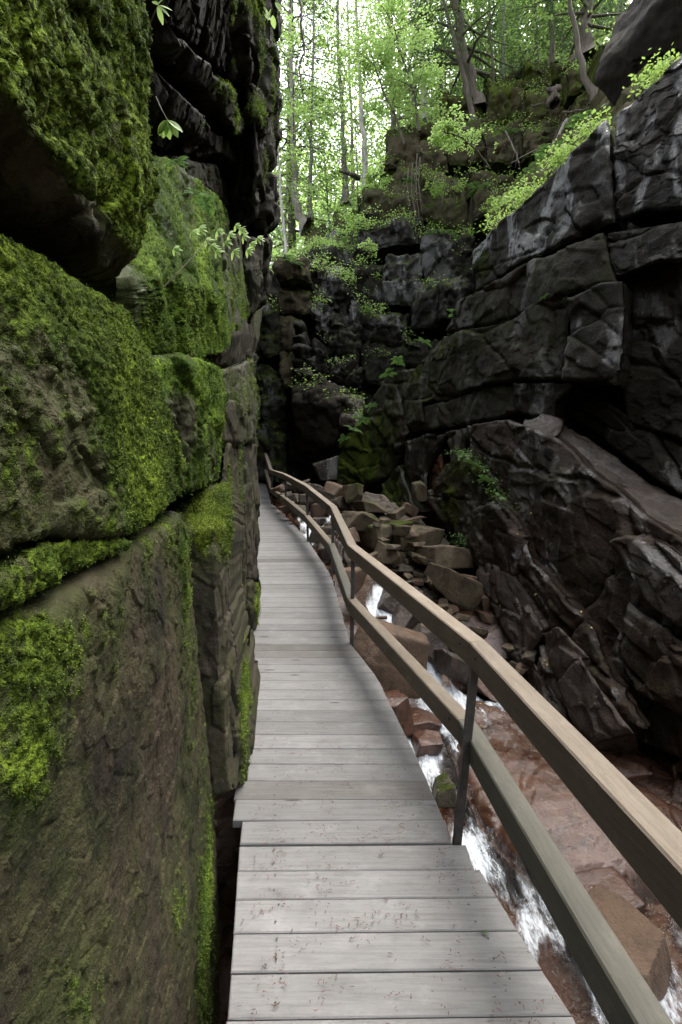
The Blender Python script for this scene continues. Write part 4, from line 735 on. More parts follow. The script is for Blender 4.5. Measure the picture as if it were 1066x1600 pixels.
# broad red granite slab in the stream
redslab = fl([[(735, 1085, 5.2), (800, 1110, 4.9), (870, 1135, 4.6), (1000, 1165, 4.45), (1200, 1200, 4.2)], [(700, 1150, 4.45), (800, 1170, 4.3), (900, 1190, 4.2), (1040, 1200, 4.1), (1300, 1260, 3.8)], [(745, 1260, 3.62), (820, 1255, 3.6), (920, 1250, 3.6), (1060, 1260, 3.6), (1400, 1330, 3.3)], [(800, 1330, 3.28), (860, 1350, 3.15), (930, 1345, 3.15), (1010, 1330, 3.2), (1400, 1400, 3.0)], [(840, 1370, 3.15), (880, 1400, 3.03), (930, 1400, 3.03), (1010, 1390, 3.05), (1400, 1480, 2.8)]],
             seed=104, mat='red_granite', fac=((1.1, .022), (.3, .010), (.1, .004)), fb=(.5, .014), warp=.05, anis=(.5, 1, 0, 1.8), rnd=.12, wob=.015, moss=-.4, maxn=380, back=(0, 0, -.6))

bpy.context.view_layer.update(); _dg = bpy.context.evaluated_depsgraph_get(); rb = np.random.default_rng(31); spots_ = []
while len(spots_) < 34:
    px, py = rb.uniform(560, 830), rb.uniform(790, 1080)
    if not (-30 < py-np.interp(px, [560, 640, 760, 830], [810, 870, 970, 1060]) < 60): continue
    ok, lc, nr, ix, ob, _m = sc.ray_cast(_dg, (0, 0, CZ), Vector(P(px, py, 1.)-np.array((0, 0, CZ))).normalized())
    if ok and nr.z > .35 and ob.name.split('.')[0] in ('rock_slab', 'boulder'): spots_.append((px, np.array(lc), np.array(nr)))
for k, (px, lc, nr) in enumerate(sorted(spots_, key=lambda q: q[0])):
    sz = rb.uniform(.10, .28); o = obj('broken_stone', boulder_mesh('broken_stone', (sz, sz*rb.uniform(.6, .9), sz*rb.uniform(.22, .45)), 600+k, ('tan_slab', 'grey_boulder', 'tan_slab', 'orange_boulder')[k % 4], 1., 14, .02, -.1, .1, (rb.uniform(-.25, .25), rb.uniform(-.3, .3), rb.uniform(0, 3)), 3, 40), None, tuple(lc+nr*.02))
    tag(o, 'small flat broken stone in the rubble, '+ORD[k]+' from the left', 'stone', 'broken stones in the rubble')
# ------------------------------------------------------------------ plant builders
def leaf_quads(C, D, Nn, ln, wd):
    """one bent diamond leaf per row: base C, direction D, face normal Nn"""
    S = np.cross(D, Nn); S /= np.maximum(np.linalg.norm(S, axis=1), 1e-9)[:, None]
    ln = np.broadcast_to(ln, len(C))[:, None]; wd = np.broadcast_to(wd, len(C))[:, None]
    V = np.stack([C, C+D*ln*.45+S*wd*.5-Nn*ln*.05, C+D*ln-Nn*ln*.12, C+D*ln*.45-S*wd*.5-Nn*ln*.05], 1).reshape(-1, 3)
    return V, np.arange(len(V)).reshape(-1, 4)
def unit(v): return v/np.maximum(np.linalg.norm(v, axis=-1, keepdims=True), 1e-9)
def tube(path, rad, sides=7, flare=0):
    path = np.array(path, float); n = len(path); V = []; t = unit(np.gradient(path, axis=0)); ref = np.array((.31, .9, .2))
    for k in range(n):
        a = np.cross(t[k], ref); a /= np.linalg.norm(a); b = np.cross(t[k], a)
        for j in range(sides):
            an = 2*math.pi*j/sides; rr = rad[k]*(1+flare*math.cos(an*3)*.5*max(0, 1-k*2/n))
            V.append(path[k]+(a*math.cos(an)+b*math.sin(an))*rr)
    i = np.arange(n*sides).reshape(n, sides); j = np.roll(i, -1, 1)
    return np.array(V), np.stack([i[:-1], j[:-1], j[1:], i[1:]], -1).reshape(-1, 4)
def joinvq(parts):
    V = []; Q = []; c = 0
    for v, q in parts: V.append(v); Q.append(q+c); c += len(v)
    return np.concatenate(V), np.concatenate(Q)
def tree_parts(path, r0, crown, kind, seed, spread, nb, nl, leaf, root=True):
    """path: trunk centre line (local); crown=(start, end) fractions carrying branches"""
    g = np.random.default_rng(seed); path = np.array(path, float); n = len(path)
    s = np.linspace(0, 1, n); tt = np.linspace(0, 1, 16); pc = np.stack([np.interp(tt, s, path[:, k]) for k in range(3)], 1)
    pc[1:-1] += g.normal(0, r0*.25, (14, 3))*np.array((1, 1, 0))
    rad = r0*(1-.8*tt)+.006; rad[0] *= 1.9 if root else 1; rad[1] *= 1.15
    parts = [tube(pc, rad, 9, .5 if root else 0)]; C = []; Dd = []; Nn = []; H = pc[-1, 2]-pc[0, 2]
    for b in range(nb):
        u = crown[0]+(crown[1]-crown[0])*(b+g.random())/nb
        p0 = np.array([np.interp(u, tt, pc[:, k]) for k in range(3)]); az = g.random()*2*math.pi if b % 2 else b*2.4
        rel = (u-crown[0])/(crown[1]-crown[0]); ln = spread*(1-.72*rel)*g.uniform(.65, 1.1) if kind == 'conifer' else spread*(.55+.9*math.sin(math.pi*min(1, rel*.85+.15)))*g.uniform(.5, 1.05)*.75
        h = np.array((math.cos(az), math.sin(az), 0)); q = np.linspace(0, 1, 6)[:, None]
        rise = -.22 if kind == 'conifer' else g.uniform(.15, .5)
        bp = p0+h*ln*q+np.array((0, 0, 1))*ln*(rise*q-(.0 if kind == 'conifer' else .28)*q*q)+g.normal(0, .02*ln, (6, 3))*q
        parts.append(tube(bp, max(.004, np.interp(u, tt, rad)*.35)*(1-.85*q[:, 0])+.003, 4))
        m = max(4, int(nl/nb*(1.35-rel*.7))); t = g.uniform(.12, 1, m)**.75; base = np.stack([np.interp(t, q[:, 0], bp[:, k]) for k in range(3)], 1)
        side = np.array((-h[1], h[0], 0)); lat = g.normal(0, 1, m)*ln*(.30 if kind == 'conifer' else .30)*(1.1-t*.6)
        vert = g.normal(0, 1, m)*ln*(.03 if kind == 'conifer' else .075)
        c = base+side*lat[:, None]+h*np.abs(lat)[:, None]*.4+np.array((0, 0, 1))*(vert-np.abs(lat)*(.18 if kind == 'conifer' else .06))[:, None]
        if kind != 'conifer':   # gather leaves in sprays so gaps stay open
            cell = leaf*6; key = np.floor(c/cell).astype(np.int64); hv = (_h(key[:, 0], key[:, 1], key[:, 2], seed) & U(255))/255.; c = c[hv > .33]; m = len(c); lat = lat[hv > .33]
        d = unit(h*.6+side*np.sign(lat)[:, None]*.8+g.normal(0, .35, (m, 3))*np.array((1, 1, .4))+np.array((0, 0, -.12)))
        C.append(c); Dd.append(d); Nn.append(unit(np.array((0, 0, 1))+g.normal(0, .38 if kind == 'conifer' else .45, (m, 3))))
    C, Dd, Nn = map(np.concatenate, (C, Dd, Nn)); Nn = unit(Nn-Dd*(Nn*Dd).sum(1)[:, None])
    sz = leaf*g.uniform(.6, 1.25, len(C)); LV, LQ = leaf_quads(C, Dd, Nn, sz*(1.5 if kind == 'conifer' else 1), sz*(.34 if kind == 'conifer' else .72))
    tint = np.repeat(np.clip(g.random(len(C))*.7+.3*fbm(C*.9, 2, seed)+.15, 0, 1), 4)
    return joinvq(parts), (LV, LQ, tint)
def make_tree(name, label, loc, path, r0, barkm, leafm, crown=(.35, 1), kind='broad', seed=1, spread=2.5, nb=34, nl=9000, leaf=.12, group=None, cat='tree', root=True):
    (TV, TQ), (LV, LQ, tint) = tree_parts(path, r0, crown, kind, seed, spread, nb, nl, leaf, root)
    e = tag(empty(name, loc), label, cat, group)
    obj('trunk', meshnp('trunk', TV, TQ, barkm), e); obj('crown', meshnp('crown', LV, LQ, leafm, False, {'tint': tint}), e)
    return e
def copy_tree(src, loc, rz, s, label, group=None):
    c = src.copy(); col.objects.link(c); c.location = loc; c.rotation_euler = (0, 0, rz); c.scale = (s, s, s); c['label'] = label
    if group: c['group'] = group
    for ch in src.children:
        d = ch.copy(); col.objects.link(d); d.parent = c
    return c
def gp(px, d, dz=-.3):
    X = (px-533)/F*d; return (X, d, float(terr(np.array([X]), np.array([float(d)]))[0])+dz)
def rel(pts):
    a = np.array([P(*q) for q in pts]); return tuple(a[0]), a-a[0]
# trees one can single out
def ptree(name, label, pts, ext, r0, barkm, leafm, **k):
    loc, a = rel(pts); d = a[-1]-a[-2]; d /= np.linalg.norm(d); a = np.vstack([a, a[-1]+d*ext*.5+np.array((0, 0, .0)), a[-1]+d*ext])
    return make_tree(name, label, loc, a, r0, barkm, leafm, **k)
ptree('hemlock_tree', 'thick dark trunk with flared roots on the cliff edge above the brown blocks', [(744, 178, 19), (736, 130, 19), (727, 90, 19), (712, 0, 19)], 14, .30, 'dark_bark', 'leaf_conifer', kind='conifer', crown=(.3, 1), seed=201, spread=3, nb=44, nl=9000, leaf=.11)
ptree('maple_tree', 'slim leaning trunk crossing in front of the thick dark trunk', [(742, 205, 18.4), (728, 130, 18.4), (708, 60, 18.4), (694, 0, 18.4)], 6, .09, 'dark_bark', 'leaf_mid', crown=(.55, 1), seed=202, spread=2.4, nb=22, nl=4000)
ptree('hemlock_tree', 'thick grey brown trunk with spread roots near the overhanging boulder', [(912, 96, 17.5), (913, 60, 17.5), (915, 0, 17.5)], 16, .27, 'dark_bark', 'leaf_conifer', kind='conifer', crown=(.35, 1), seed=203, spread=2.6, nb=36, nl=7000)
ptree('maple_tree', 'curved bare trunk leaning over the mossy mounds', [(934, 152, 15), (916, 130, 15.1), (905, 80, 15.2), (893, 20, 15.2), (888, -20, 15.2)], 8, .10, 'dark_bark', 'leaf_mid', crown=(.6, 1), seed=204, spread=2.2, nb=20, nl=3000)
ptree('young_tree', 'slender straight trunk left of the curved bare trunk', [(864, 104, 18.5), (863, 50, 18.5), (861, 0, 18.5)], 9, .085, 'dark_bark', 'leaf_mid', crown=(.45, 1), seed=205, spread=2, nb=20, nl=3000)
ptree('young_tree', 'thin trunk close behind the thick grey brown trunk', [(901, 92, 19.5), (898, 40, 19.5), (896, 0, 19.5)], 9, .07, 'dark_bark', 'leaf_mid', crown=(.45, 1), seed=206, spread=2, nb=20, nl=3000)
ptree('young_tree', 'thin trunk rising just left of the mossy mound', [(840, 112, 21), (838, 50, 21), (837, 0, 21)], 9, .075, 'dark_bark', 'leaf_bright', crown=(.4, 1), seed=207, spread=2, nb=20, nl=3000)
ptree('young_tree', 'thin pair stem above the cliff right of the thick dark trunk', [(772, 150, 19), (768, 70, 19), (764, 0, 19)], 7, .05, 'dark_bark', 'leaf_bright', crown=(.5, 1), seed=208, spread=1.8, nb=16, nl=2200)
ptree('young_tree', 'thin grey stem rising from the mossy terrace', [(786, 138, 20), (786, 60, 20), (788, 0, 20)], 7, .07, 'grey_bark', 'leaf_bright', crown=(.5, 1), seed=209, spread=1.8, nb=16, nl=2200)
ptree('beech_tree', 'grey trunk with a curved foot on the left ledge beside the mossy wall', [(481, 356, 20.4), (466, 335, 20.6), (462, 300, 20.6), (459, 215, 20.6)], 12, .19, 'grey_bark', 'leaf_bright', crown=(.55, 1), seed=210, spread=3, nb=26, nl=5000)
ptree('birch_tree', 'thin pale bending trunk nearest the left mossy wall', [(450, 440, 19), (446, 380, 19), (438, 300, 19), (432, 210, 19)], 8, .06, 'pale_bark', 'leaf_bright', crown=(.4, 1), seed=211, spread=2, nb=20, nl=3000)
ptree('birch_tree', 'white birch trunk behind the bright green sapling', [(573, 320, 22), (568, 240, 22), (564, 165, 22)], 13, .14, 'pale_bark', 'leaf_bright', crown=(.5, 1), seed=212, spread=3, nb=26, nl=5000)
ptree('beech_tree', 'grey trunk left of the white birch above the grey wall', [(541, 320, 23), (539, 260, 23), (535, 180, 23)], 12, .15, 'grey_bark', 'leaf_bright', crown=(.45, 1), seed=213, spread=3, nb=26, nl=5000)
ptree('beech_tree', 'slim grey trunk beside the curved foot tree on the left ledge', [(484, 345, 22), (484, 300, 22), (486, 210, 22)], 12, .11, 'grey_bark', 'leaf_bright', crown=(.45, 1), seed=214, spread=2.6, nb=24, nl=4500)
ptree('birch_tree', 'pale mottled trunk rising high over the bright sapling', [(664, 190, 22), (660, 100, 22), (652, 0, 22)], 9, .13, 'pale_bark', 'leaf_bright', crown=(.35, 1), seed=215, spread=3, nb=26, nl=5000)
ptree('maple_sapling', 'bright green layered maple sapling on the cliff edge', [(655, 205, 17.2), (648, 150, 17), (632, 100, 16.8), (618, 50, 16.6)], .4, .045, 'dark_bark', 'leaf_bright', crown=(.12, 1), seed=216, spread=1.7, nb=30, nl=5200, leaf=.095, root=False)
ptree('maple_sapling', 'second leafy sapling drooping left of the cliff corner', [(632, 225, 17.4), (618, 180, 17.2), (598, 140, 17), (585, 100, 17)], .3, .035, 'dark_bark', 'leaf_bright', crown=(.15, 1), seed=217, spread=1.3, nb=24, nl=3400, leaf=.095, root=False)
ptree('maple_sapling', 'glowing green seedling leaning out from the brown cliff face', [(765, 262, 15.6), (745, 235, 15.3), (722, 215, 15.1), (700, 208, 15)], .2, .02, 'dark_bark', 'leaf_bright', crown=(.2, 1), seed=218, spread=.85, nb=20, nl=1500, leaf=.085, root=False)
ptree('shrub', 'pale green shrub at the corner above the grey wall', [(596, 322, 17.2), (590, 300, 17.1), (585, 280, 17)], .2, .02, 'dark_bark', 'leaf_bright', crown=(.0, 1), seed=219, spread=.7, nb=18, nl=1500, leaf=.085, root=False, cat='shrub')
ptree('shrub', 'low shrub on the ledge below the grey wall', [(548, 380, 16.2), (552, 362, 16.1), (556, 348, 16)], .1, .015, 'dark_bark', 'leaf_bright', crown=(.0, 1), seed=220, spread=.55, nb=16, nl=1100, leaf=.075, root=False, cat='shrub')
ptree('shrub', 'small bright tuft on the wet ledge above the cascade rocks', [(578, 398, 15.3), (577, 388, 15.2), (576, 380, 15.2)], .05, .01, 'dark_bark', 'leaf_bright', crown=(.0, 1), seed=221, spread=.35, nb=12, nl=500, leaf=.07, root=False, cat='shrub')
ptree('shrub', 'dull green shrub on the ledge under the cliff roots', [(690, 318, 16), (695, 300, 15.9), (700, 288, 15.9)], .1, .015, 'dark_bark', 'leaf_mid', crown=(.0, 1), seed=222, spread=.7, nb=16, nl=1100, leaf=.075, root=False, cat='shrub')
ptree('shrub', 'dull green shrub by the brown blocks behind the dark slab', [(770, 345, 15), (775, 330, 14.9), (780, 318, 14.9)], .1, .015, 'dark_bark', 'leaf_mid', crown=(.0, 1), seed=223, spread=.6, nb=16, nl=1000, leaf=.07, root=False, cat='shrub')
# the forest behind: prototypes and copies
g = np.random.default_rng(21)
def straight(H, lean=0): return [(0, 0, 0), (lean*.2, 0, H*.3), (lean*.5, .1, H*.6), (lean, .1, H)]
protos = [make_tree('beech_tree', 'x', (0, 0, 0), straight(21, .6), .17, 'grey_bark', 'leaf_bright', (.3, 1), 'broad', 231, 3.6, 40, 5200, .15),
          make_tree('maple_tree', 'x', (0, 0, 0), straight(17, -.5), .12, 'grey_bark', 'leaf_bright', (.18, 1), 'broad', 232, 3.2, 40, 5000, .15),
          make_tree('hemlock_tree', 'x', (0, 0, 0), straight(24, .2), .2, 'dark_bark', 'leaf_conifer', (.15, 1), 'conifer', 233, 3.4, 60, 9000, .16),
          make_tree('birch_tree', 'x', (0, 0, 0), straight(20, .9), .13, 'pale_bark', 'leaf_bright', (.4, 1), 'broad', 234, 3, 30, 4000, .15),
          make_tree('understorey_tree', 'x', (0, 0, 0), straight(9, .6), .06, 'grey_bark', 'leaf_bright', (.1, 1), 'broad', 235, 2.6, 34, 4000, .13)]
LAB = ['grey beech trunk with bright leaves in the sunlit wood behind the cliff', 'dark stemmed maple with bright leaves in the sunlit wood behind the cliff', 'dull green hemlock with drooping boughs in the wood behind the cliff', 'pale birch trunk with high leaves in the sunlit wood behind the cliff', 'low understorey tree with bright leaves in the wood behind the cliff']
GRP = ['beeches in the wood', 'maples in the wood', 'hemlocks in the wood', 'birches in the wood', 'understorey trees in the wood']
spots = []
for k in range(44):
    px = g.uniform(395, 1010); d = g.uniform(22, 46); kind = int(g.choice(5, p=[.24, .22, .08, .16, .30]))
    if px > 780: kind = int(g.choice(5, p=[.2, .25, .15, .1, .3]))
    if 455 < px < 640 and (kind == 2 or d > 32): continue
    spots.append((px, d, kind, g.uniform(.8, 1.2)))
spots += [(455, 24, 2, 1.1), (690, 26, 2, .9), (800, 24, 2, 1), (860, 26, 2, 1.1), (960, 22, 2, 1), (440, 22, 4, .8), (520, 24, 4, 1), (560, 23, 4, .9), (700, 22, 4, .9), (770, 22, 4, .8), (820, 22, 4, .9)]
first = set(); spots.sort(); cntk = [0]*5; SH = ['grey beech with bright leaves in the wood', 'dark stemmed maple with bright leaves in the wood', 'dull green drooping hemlock in the wood', 'pale birch with high leaves in the wood', 'low bright leaved understorey tree in the wood']
for px, d, kind, s in spots:
    LAB[kind] = SH[kind]+', '+ORD[cntk[kind]]+' of its kind from the left'; cntk[kind] += 1
    loc = gp(px, d); rz = g.uniform(0, 6.28)
    if kind not in first:
        o = protos[kind]; o.location = loc; o.rotation_euler.z = rz; o.scale = (s, s, s); o['label'] = LAB[kind]; o['group'] = GRP[kind]; first.add(kind)
    else: copy_tree(protos[kind], loc, rz, s, LAB[kind], GRP[kind])
# far wood that reads as one green mass
m = 62000; px = np.where(g.random(m) < .42, g.uniform(330, 640, m), g.uniform(600, 1080, m)); d = g.uniform(50, 75, m); X = (px-533)/F*d; Zg = terr(X, d); Z = Zg+g.uniform(0, 1, m)**.9*26
C = np.stack([X, d, Z], 1); keep = (fbm(C/5.5, 3, 8)-.3*sstep(.55, 1, (Z-Zg)/26)+.36-.7*np.exp(-(((px-540)/75)**2+((proj(C)[1]-10)/70)**2))) > 0; C = C[keep]; m = len(C)
LV, LQ = leaf_quads(C, unit(g.normal(0, 1, (m, 3))), unit(g.normal(0, 1, (m, 3))+np.array((0, 0, 1))), g.uniform(.35, .7, m), g.uniform(.25, .45, m))
tag(obj('distant_forest', meshnp('distant_forest', LV, LQ, 'leaf_bright', False, {'tint': np.repeat(g.random(m), 4)})), 'far bright green wood filling the background', kind='stuff')

# unseen trees added back from both rims to shade the gorge
for k, (x, yv, kind, s_) in enumerate([(-8.5, 1, 1, .8), (-7.5, 6.5, 0, .9), (-6.5, 11.5, 2, .9), (9.5, 1.5, 0, .9), (11, 6, 2, .85), (12, 12, 0, .9)]):
    z = float(terr(np.array([float(x)]), np.array([float(yv)]))[0])-.3
    copy_tree(protos[kind], (x, yv, z), k*1.3, s_, ('tall beech', 'leafy maple', 'tall hemlock')[kind]+' added on the rim beyond the frame for shade, '+ORD[k]+' of the rim trees', 'shade trees added on the gorge rims')
# ------------------------------------------------------------------ moss fuzz on the left wall
for flag, mname in ((False, 'moss_blade'), (True, 'green_moss_blade')):
    MV = []; MT = []
    for Vb, Nb, gr in BLADES:
        if gr != flag: continue
        n = len(Vb); s = (.0007+.0030*np.clip(Vb[:, 1:2], .4, 4.5))
        D = unit(Nb*.75+np.array((0, 0, -.35))+rng.normal(0, .5, (n, 3))); S = unit(np.cross(D, rng.normal(0, 1, (n, 3)))); ln = s*rng.uniform(.5, 1.5, (n, 1)); wd = s*.5
        B = Vb+rng.normal(0, .7, (n, 3))*s-Nb*.002
        MV.append(np.stack([B-S*wd*.5, B+S*wd*.5, B+D*ln], 1).reshape(-1, 3)); t = np.clip(.42+.9*fbm(Vb*5, 3, 6)+.5*fbm(Vb*28, 2, 9)+rng.normal(0, .15, n), 0, 1); MT.append(np.repeat(t, 3))
    MV = np.concatenate(MV)
    mo = obj('moss', meshnp('moss', MV, np.arange(len(MV)).reshape(-1, 3), mname, False, {'tint': np.concatenate(MT)}), left); mo['kind'] = 'stuff'
# ------------------------------------------------------------------ ferns
def frond_mesh(seed, L0=1.):
    g = np.random.default_rng(seed); n = 17; t = np.linspace(.12, 1, n); sp = np.stack([t, 0*t, .55*t-.62*t*t], 1); C = []; D = []; N = []; ln = []
    for s in (-1, 1):
        C.append(sp); D.append(unit(np.stack([np.full(n, .45), np.full(n, s*1.), np.full(n, -.12)], 1)+g.normal(0, .07, (n, 3)))); N.append(np.tile((0, 0, 1.), (n, 1))+g.normal(0, .1, (n, 3))); ln.append(.30*np.sin(np.pi*(t*.86+.1))+.02)
    C, D, N, ln = map(np.concatenate, (C, D, N, ln)); N = unit(N-D*(N*D).sum(1)[:, None]); V, Q = leaf_quads(C, D, N, ln, .075)
    tv, tq = tube(np.stack([np.linspace(0, 1, 8), np.zeros(8), .55*np.linspace(0, 1, 8)-.62*np.linspace(0, 1, 8)**2], 1), np.linspace(.012, .004, 8), 4)
    V2, Q2 = joinvq([(V, Q), (tv, tq)]); return meshnp('frond', V2, Q2, 'fern_leaf', False, {'tint': np.concatenate([np.repeat(g.random(len(C))*.6+.2, 4), np.full(len(tv), .3)])})
FM = [frond_mesh(k) for k in range(3)]; fg = random.Random(4)
def fern(label, loc, size, lean=(0, 0), nf=8, group=None):
    e = tag(empty('fern', tuple(loc)), label, 'fern', group); e.rotation_euler = (lean[1], lean[0], fg.uniform(0, 6))
    for k in range(nf):
        o = obj('frond', FM[k % 3], e); s = size*fg.uniform(.7, 1.1); o.scale = (s, s, s); o.rotation_euler = (fg.uniform(-.2, .2), fg.uniform(-.35, .2), 6.283*k/nf+fg.uniform(-.3, .3))
    return e
for lb, px, py, d, s in [('fern on the mossy tip of the right wall, lowest of the row', 538, 682, 12.2, .34), ('fern second from the bottom on the mossy tip', 552, 668, 12.0, .42), ('fern in the middle of the crest of the mossy tip', 566, 652, 11.7, .45), ('fern above the middle one on the crest of the mossy tip', 580, 632, 11.4, .4), ('fern on the saddle where the tip meets the slab', 606, 580, 11.3, .36), ('fern on the slab edge above the saddle', 622, 560, 11.2, .3), ('fern halfway up the slab edge against the dark cliff', 662, 530, 10.6, .36), ('fern below the overhang of the upper slab', 712, 488, 9.5, .34),
                         ('fern on the crest of the dark fin, topmost', 724, 708, 7.45, .26), ('fern on the crest of the dark fin, second', 742, 722, 7.1, .25), ('fern on the crest of the dark fin, third', 756, 744, 6.9, .2), ('low fern on the fin crest above the pale edge', 782, 772, 6.5, .18), ('small fern in the leafy hollow beside the dark block', 728, 856, 7.4, .22), ('small fern by the leafy hollow nearer the fin', 752, 866, 7.2, .2), ('tiny fern in the crack of the dark slab', 850, 460, 6.9, .12), ('small green fern between ledge blocks', 600, 812, 8.6, .12),
                         ('dusky fern under the tilted slabs of the left wall', 276, 252, 2.0, .10), ('silvery fern on the left wall above the sprig', 305, 300, 2.15, .11), ('second silvery fern on the left wall above the sprig', 322, 315, 2.3, .11)]:
    fern(lb, P(px, py+4, d), s*.62, (.3, -.3))
k = 0
for lc, nr in sorted([h for h in hits[::90] if h[0][2] > 7], key=lambda h: h[0][0]/h[0][1])[:35]:
    fern('fern on the far mossy ledges, '+ORD[k]+' from the left', lc, fg.uniform(.35, .6), nf=7, group='ferns on the far ledges'); k += 1
# ------------------------------------------------------------------ leafy ground cover
def cover(name, C, N, leaf, mat, label, seed=1, h=.12, per=10):
    g = np.random.default_rng(seed); C = np.repeat(np.asarray(C, float), per, 0); N = np.repeat(np.asarray(N, float), per, 0); n = len(C)
    B = C+g.normal(0, leaf*2.2, (n, 3))*np.array((1, 1, .3))+np.array((0, 0, 1))*g.uniform(0, h, (n, 1)); D = unit(g.normal(0, 1, (n, 3))*np.array((1, 1, .35))); Nn = unit(N*.5+np.array((0, 0, .6))+g.normal(0, .35, (n, 3))); Nn = unit(Nn-D*(Nn*D).sum(1)[:, None])
    sz = leaf*g.uniform(.6, 1.3, n); V, Q = leaf_quads(B, D, Nn, sz, sz*.6)
    return tag(obj(name, meshnp(name, V, Q, mat, False, {'tint': np.repeat(g.random(n), 4)})), label, kind='stuff')
pts = []; line = [(742, 392), (770, 352), (800, 325), (835, 294), (862, 266), (885, 240), (930, 200), (960, 178), (1000, 145), (1040, 108), (1066, 86), (1250, -95), (1500, -320)]
lg = np.random.default_rng(9)
for k in range(800):
    t = lg.uniform(0, len(line)-1); i = min(int(t), len(line)-2); f = t-i; x = line[i][0]*(1-f)+line[i+1][0]*f; yv = line[i][1]*(1-f)+line[i+1][1]*f
    if perlin(np.array([[t*1.6, 3.3, 1.1]]), 4)[0] < -.02+.12*(x < 800): continue
    dd = float(dR(x, yv)); pts.append(P(x, yv-2, dd+lg.uniform(-.08, .35))+np.array((0, 0, lg.uniform(-.05, .03))))
cover('leafy_ground_cover', pts, np.tile((0, -.3, 1.), (len(pts), 1)), .055, 'leaf_rim', 'bright green leafy plants fringing the top edge of the dark slab', 2, .09, 6)
H = np.array([h[0] for h in hits]); HN = np.array([h[1] for h in hits]); sel = fbm(H/1.3, 3, 4) > -.05
cover('ledge_plants', H[sel], HN[sel], .07, 'leaf_mid', 'low green plants and moss tufts over the far ledges', 3, .16, 12)
sel2 = (proj(H)[0] < 600) & (H[:, 2] > 8)
cover('bright_ledge_plants', H[sel2], HN[sel2], .07, 'leaf_bright', 'bright low plants along the left ledges and grey wall top', 4, .2, 14)
cr = [P(x, np.interp(x, [700, 716, 745, 775, 800], [712, 704, 722, 768, 800])+lg.uniform(-3, 6), float(dR(x, 740))-1.0+lg.uniform(-.1, .25)) for x in lg.uniform(705, 800, 130)]
cover('crest_plants', cr, np.tile((0, 0, 1.), (130, 1)), .035, 'fern_leaf', 'small ferny plants along the crest of the dark fin', 6, .06, 6)
hol = [P(x, yv, 7.25+lg.uniform(-.1, .1)) for x, yv in zip(lg.uniform(705, 768, 80), lg.uniform(838, 872, 80))]
cover('hollow_plants', hol, np.tile((0, 0, 1.), (80, 1)), .035, 'fern_leaf', 'small leafy plants in the hollow beside the dark fin', 5, .05, 6)
# ------------------------------------------------------------------ sprigs growing from the left wall
def sprig(name, label, stem, leaves, mat='leaf_bright', cat='seedling', r=.0022):
    s = np.array([P(*q) for q in stem]); loc = s[0]; e = tag(empty(name, tuple(loc)), label, cat)
    v, q = tube(s-loc, np.linspace(r, r*.5, len(s)), 5); obj('stem', meshnp('stem', v, q, 'dark_bark'), e)
    for (px, py, d, ax, ay, ln, wd) in leaves:       # leaf base, direction in the picture plane, size in metres
        b = P(px, py, d)-loc; D = unit(np.array((ax, .25, -ay))); nv_ = np.array((fg.uniform(-.3, .3), -.8, .5+fg.uniform(-.25, .25))); Nn = unit(nv_-D*(nv_ @ D)); S = np.cross(D, Nn)
        tt = np.linspace(0, 1, 7); wv = wd*np.sin(np.pi*np.clip(tt*.94+.03, 0, 1))**.8*.5; rows = np.stack([b+D*ln*t_+S*s_*w_-Nn*(ln*.07*t_*t_)+Nn*abs(s_)*w_*.25 for t_, w_ in zip(tt, wv) for s_ in (-1, 0, 1)])
        i = np.arange(21).reshape(7, 3); Qd = np.stack([i[:-1, :-1], i[:-1, 1:], i[1:, 1:], i[1:, :-1]], -1).reshape(-1, 4)
        obj('leaf', meshnp('leaf', rows, Qd, mat, True, {'tint': np.full(21, fg.uniform(.3, 1))}), e)
    return e
lv = []
for cx, cy, dd in [(300, 362, 1.95), (322, 375, 2.0), (340, 360, 2.05), (352, 378, 2.1), (368, 352, 2.15), (380, 368, 2.2), (392, 380, 2.25), (272, 388, 1.9), (338, 392, 2.0), (365, 392, 2.1), (402, 372, 2.3), (312, 356, 2.0), (330, 384, 2.0), (358, 366, 2.1), (376, 358, 2.2), (386, 390, 2.2)]:
    for k in range(5):
        a = -1.2+k*.75+fg.uniform(-.2, .2); lv.append((cx, cy, dd, math.cos(a), math.sin(a)*.5+.05, fg.uniform(.022, .038), fg.uniform(.010, .016)))
sprig('seedling', 'leafy green sprig growing from the bright mossy recess of the left wall', [(252, 452, 1.78), (280, 425, 1.82), (318, 382, 1.95), (350, 366, 2.1), (400, 374, 2.3)], lv)
lv = []
for k in range(7):
    a = -.3+k*.62; lv.append((262, 188, 1.28, math.cos(a+.6)*.8, .55+.5*math.sin(a), .042, .024))
sprig('hanging_leaf', 'single toothed leaf hanging by its stalk at the edge of the overhang', [(244, 152, 1.30), (252, 170, 1.29), (262, 188, 1.28)], lv, 'leaf_mid', 'leaf')
sprig('seedling', 'small star shaped sprig of narrow leaves at the top of the overhang', [(232, 42, 1.32), (240, 24, 1.3), (247, 8, 1.29)], [(247, 8, 1.29, .9, .05, .036, .013), (247, 8, 1.29, .75, .5, .034, .012), (247, 8, 1.29, .2, .95, .042, .015), (247, 8, 1.29, -.5, -.6, .03, .012), (247, 8, 1.29, .4, -.9, .03, .012)])
sprig('seedling', 'leafy twig at the top right corner of the left wall', [(405, -20, 4.9), (416, 0, 5), (432, 10, 5.1)], [(px, py, 5, fg.uniform(-1, 1), fg.uniform(-.2, .6), .10, .06) for px, py in [(410, 22, ), (416, 6), (424, 14), (430, 4), (418, 28), (434, 16), (440, 8), (412, 10), (426, 24)]])
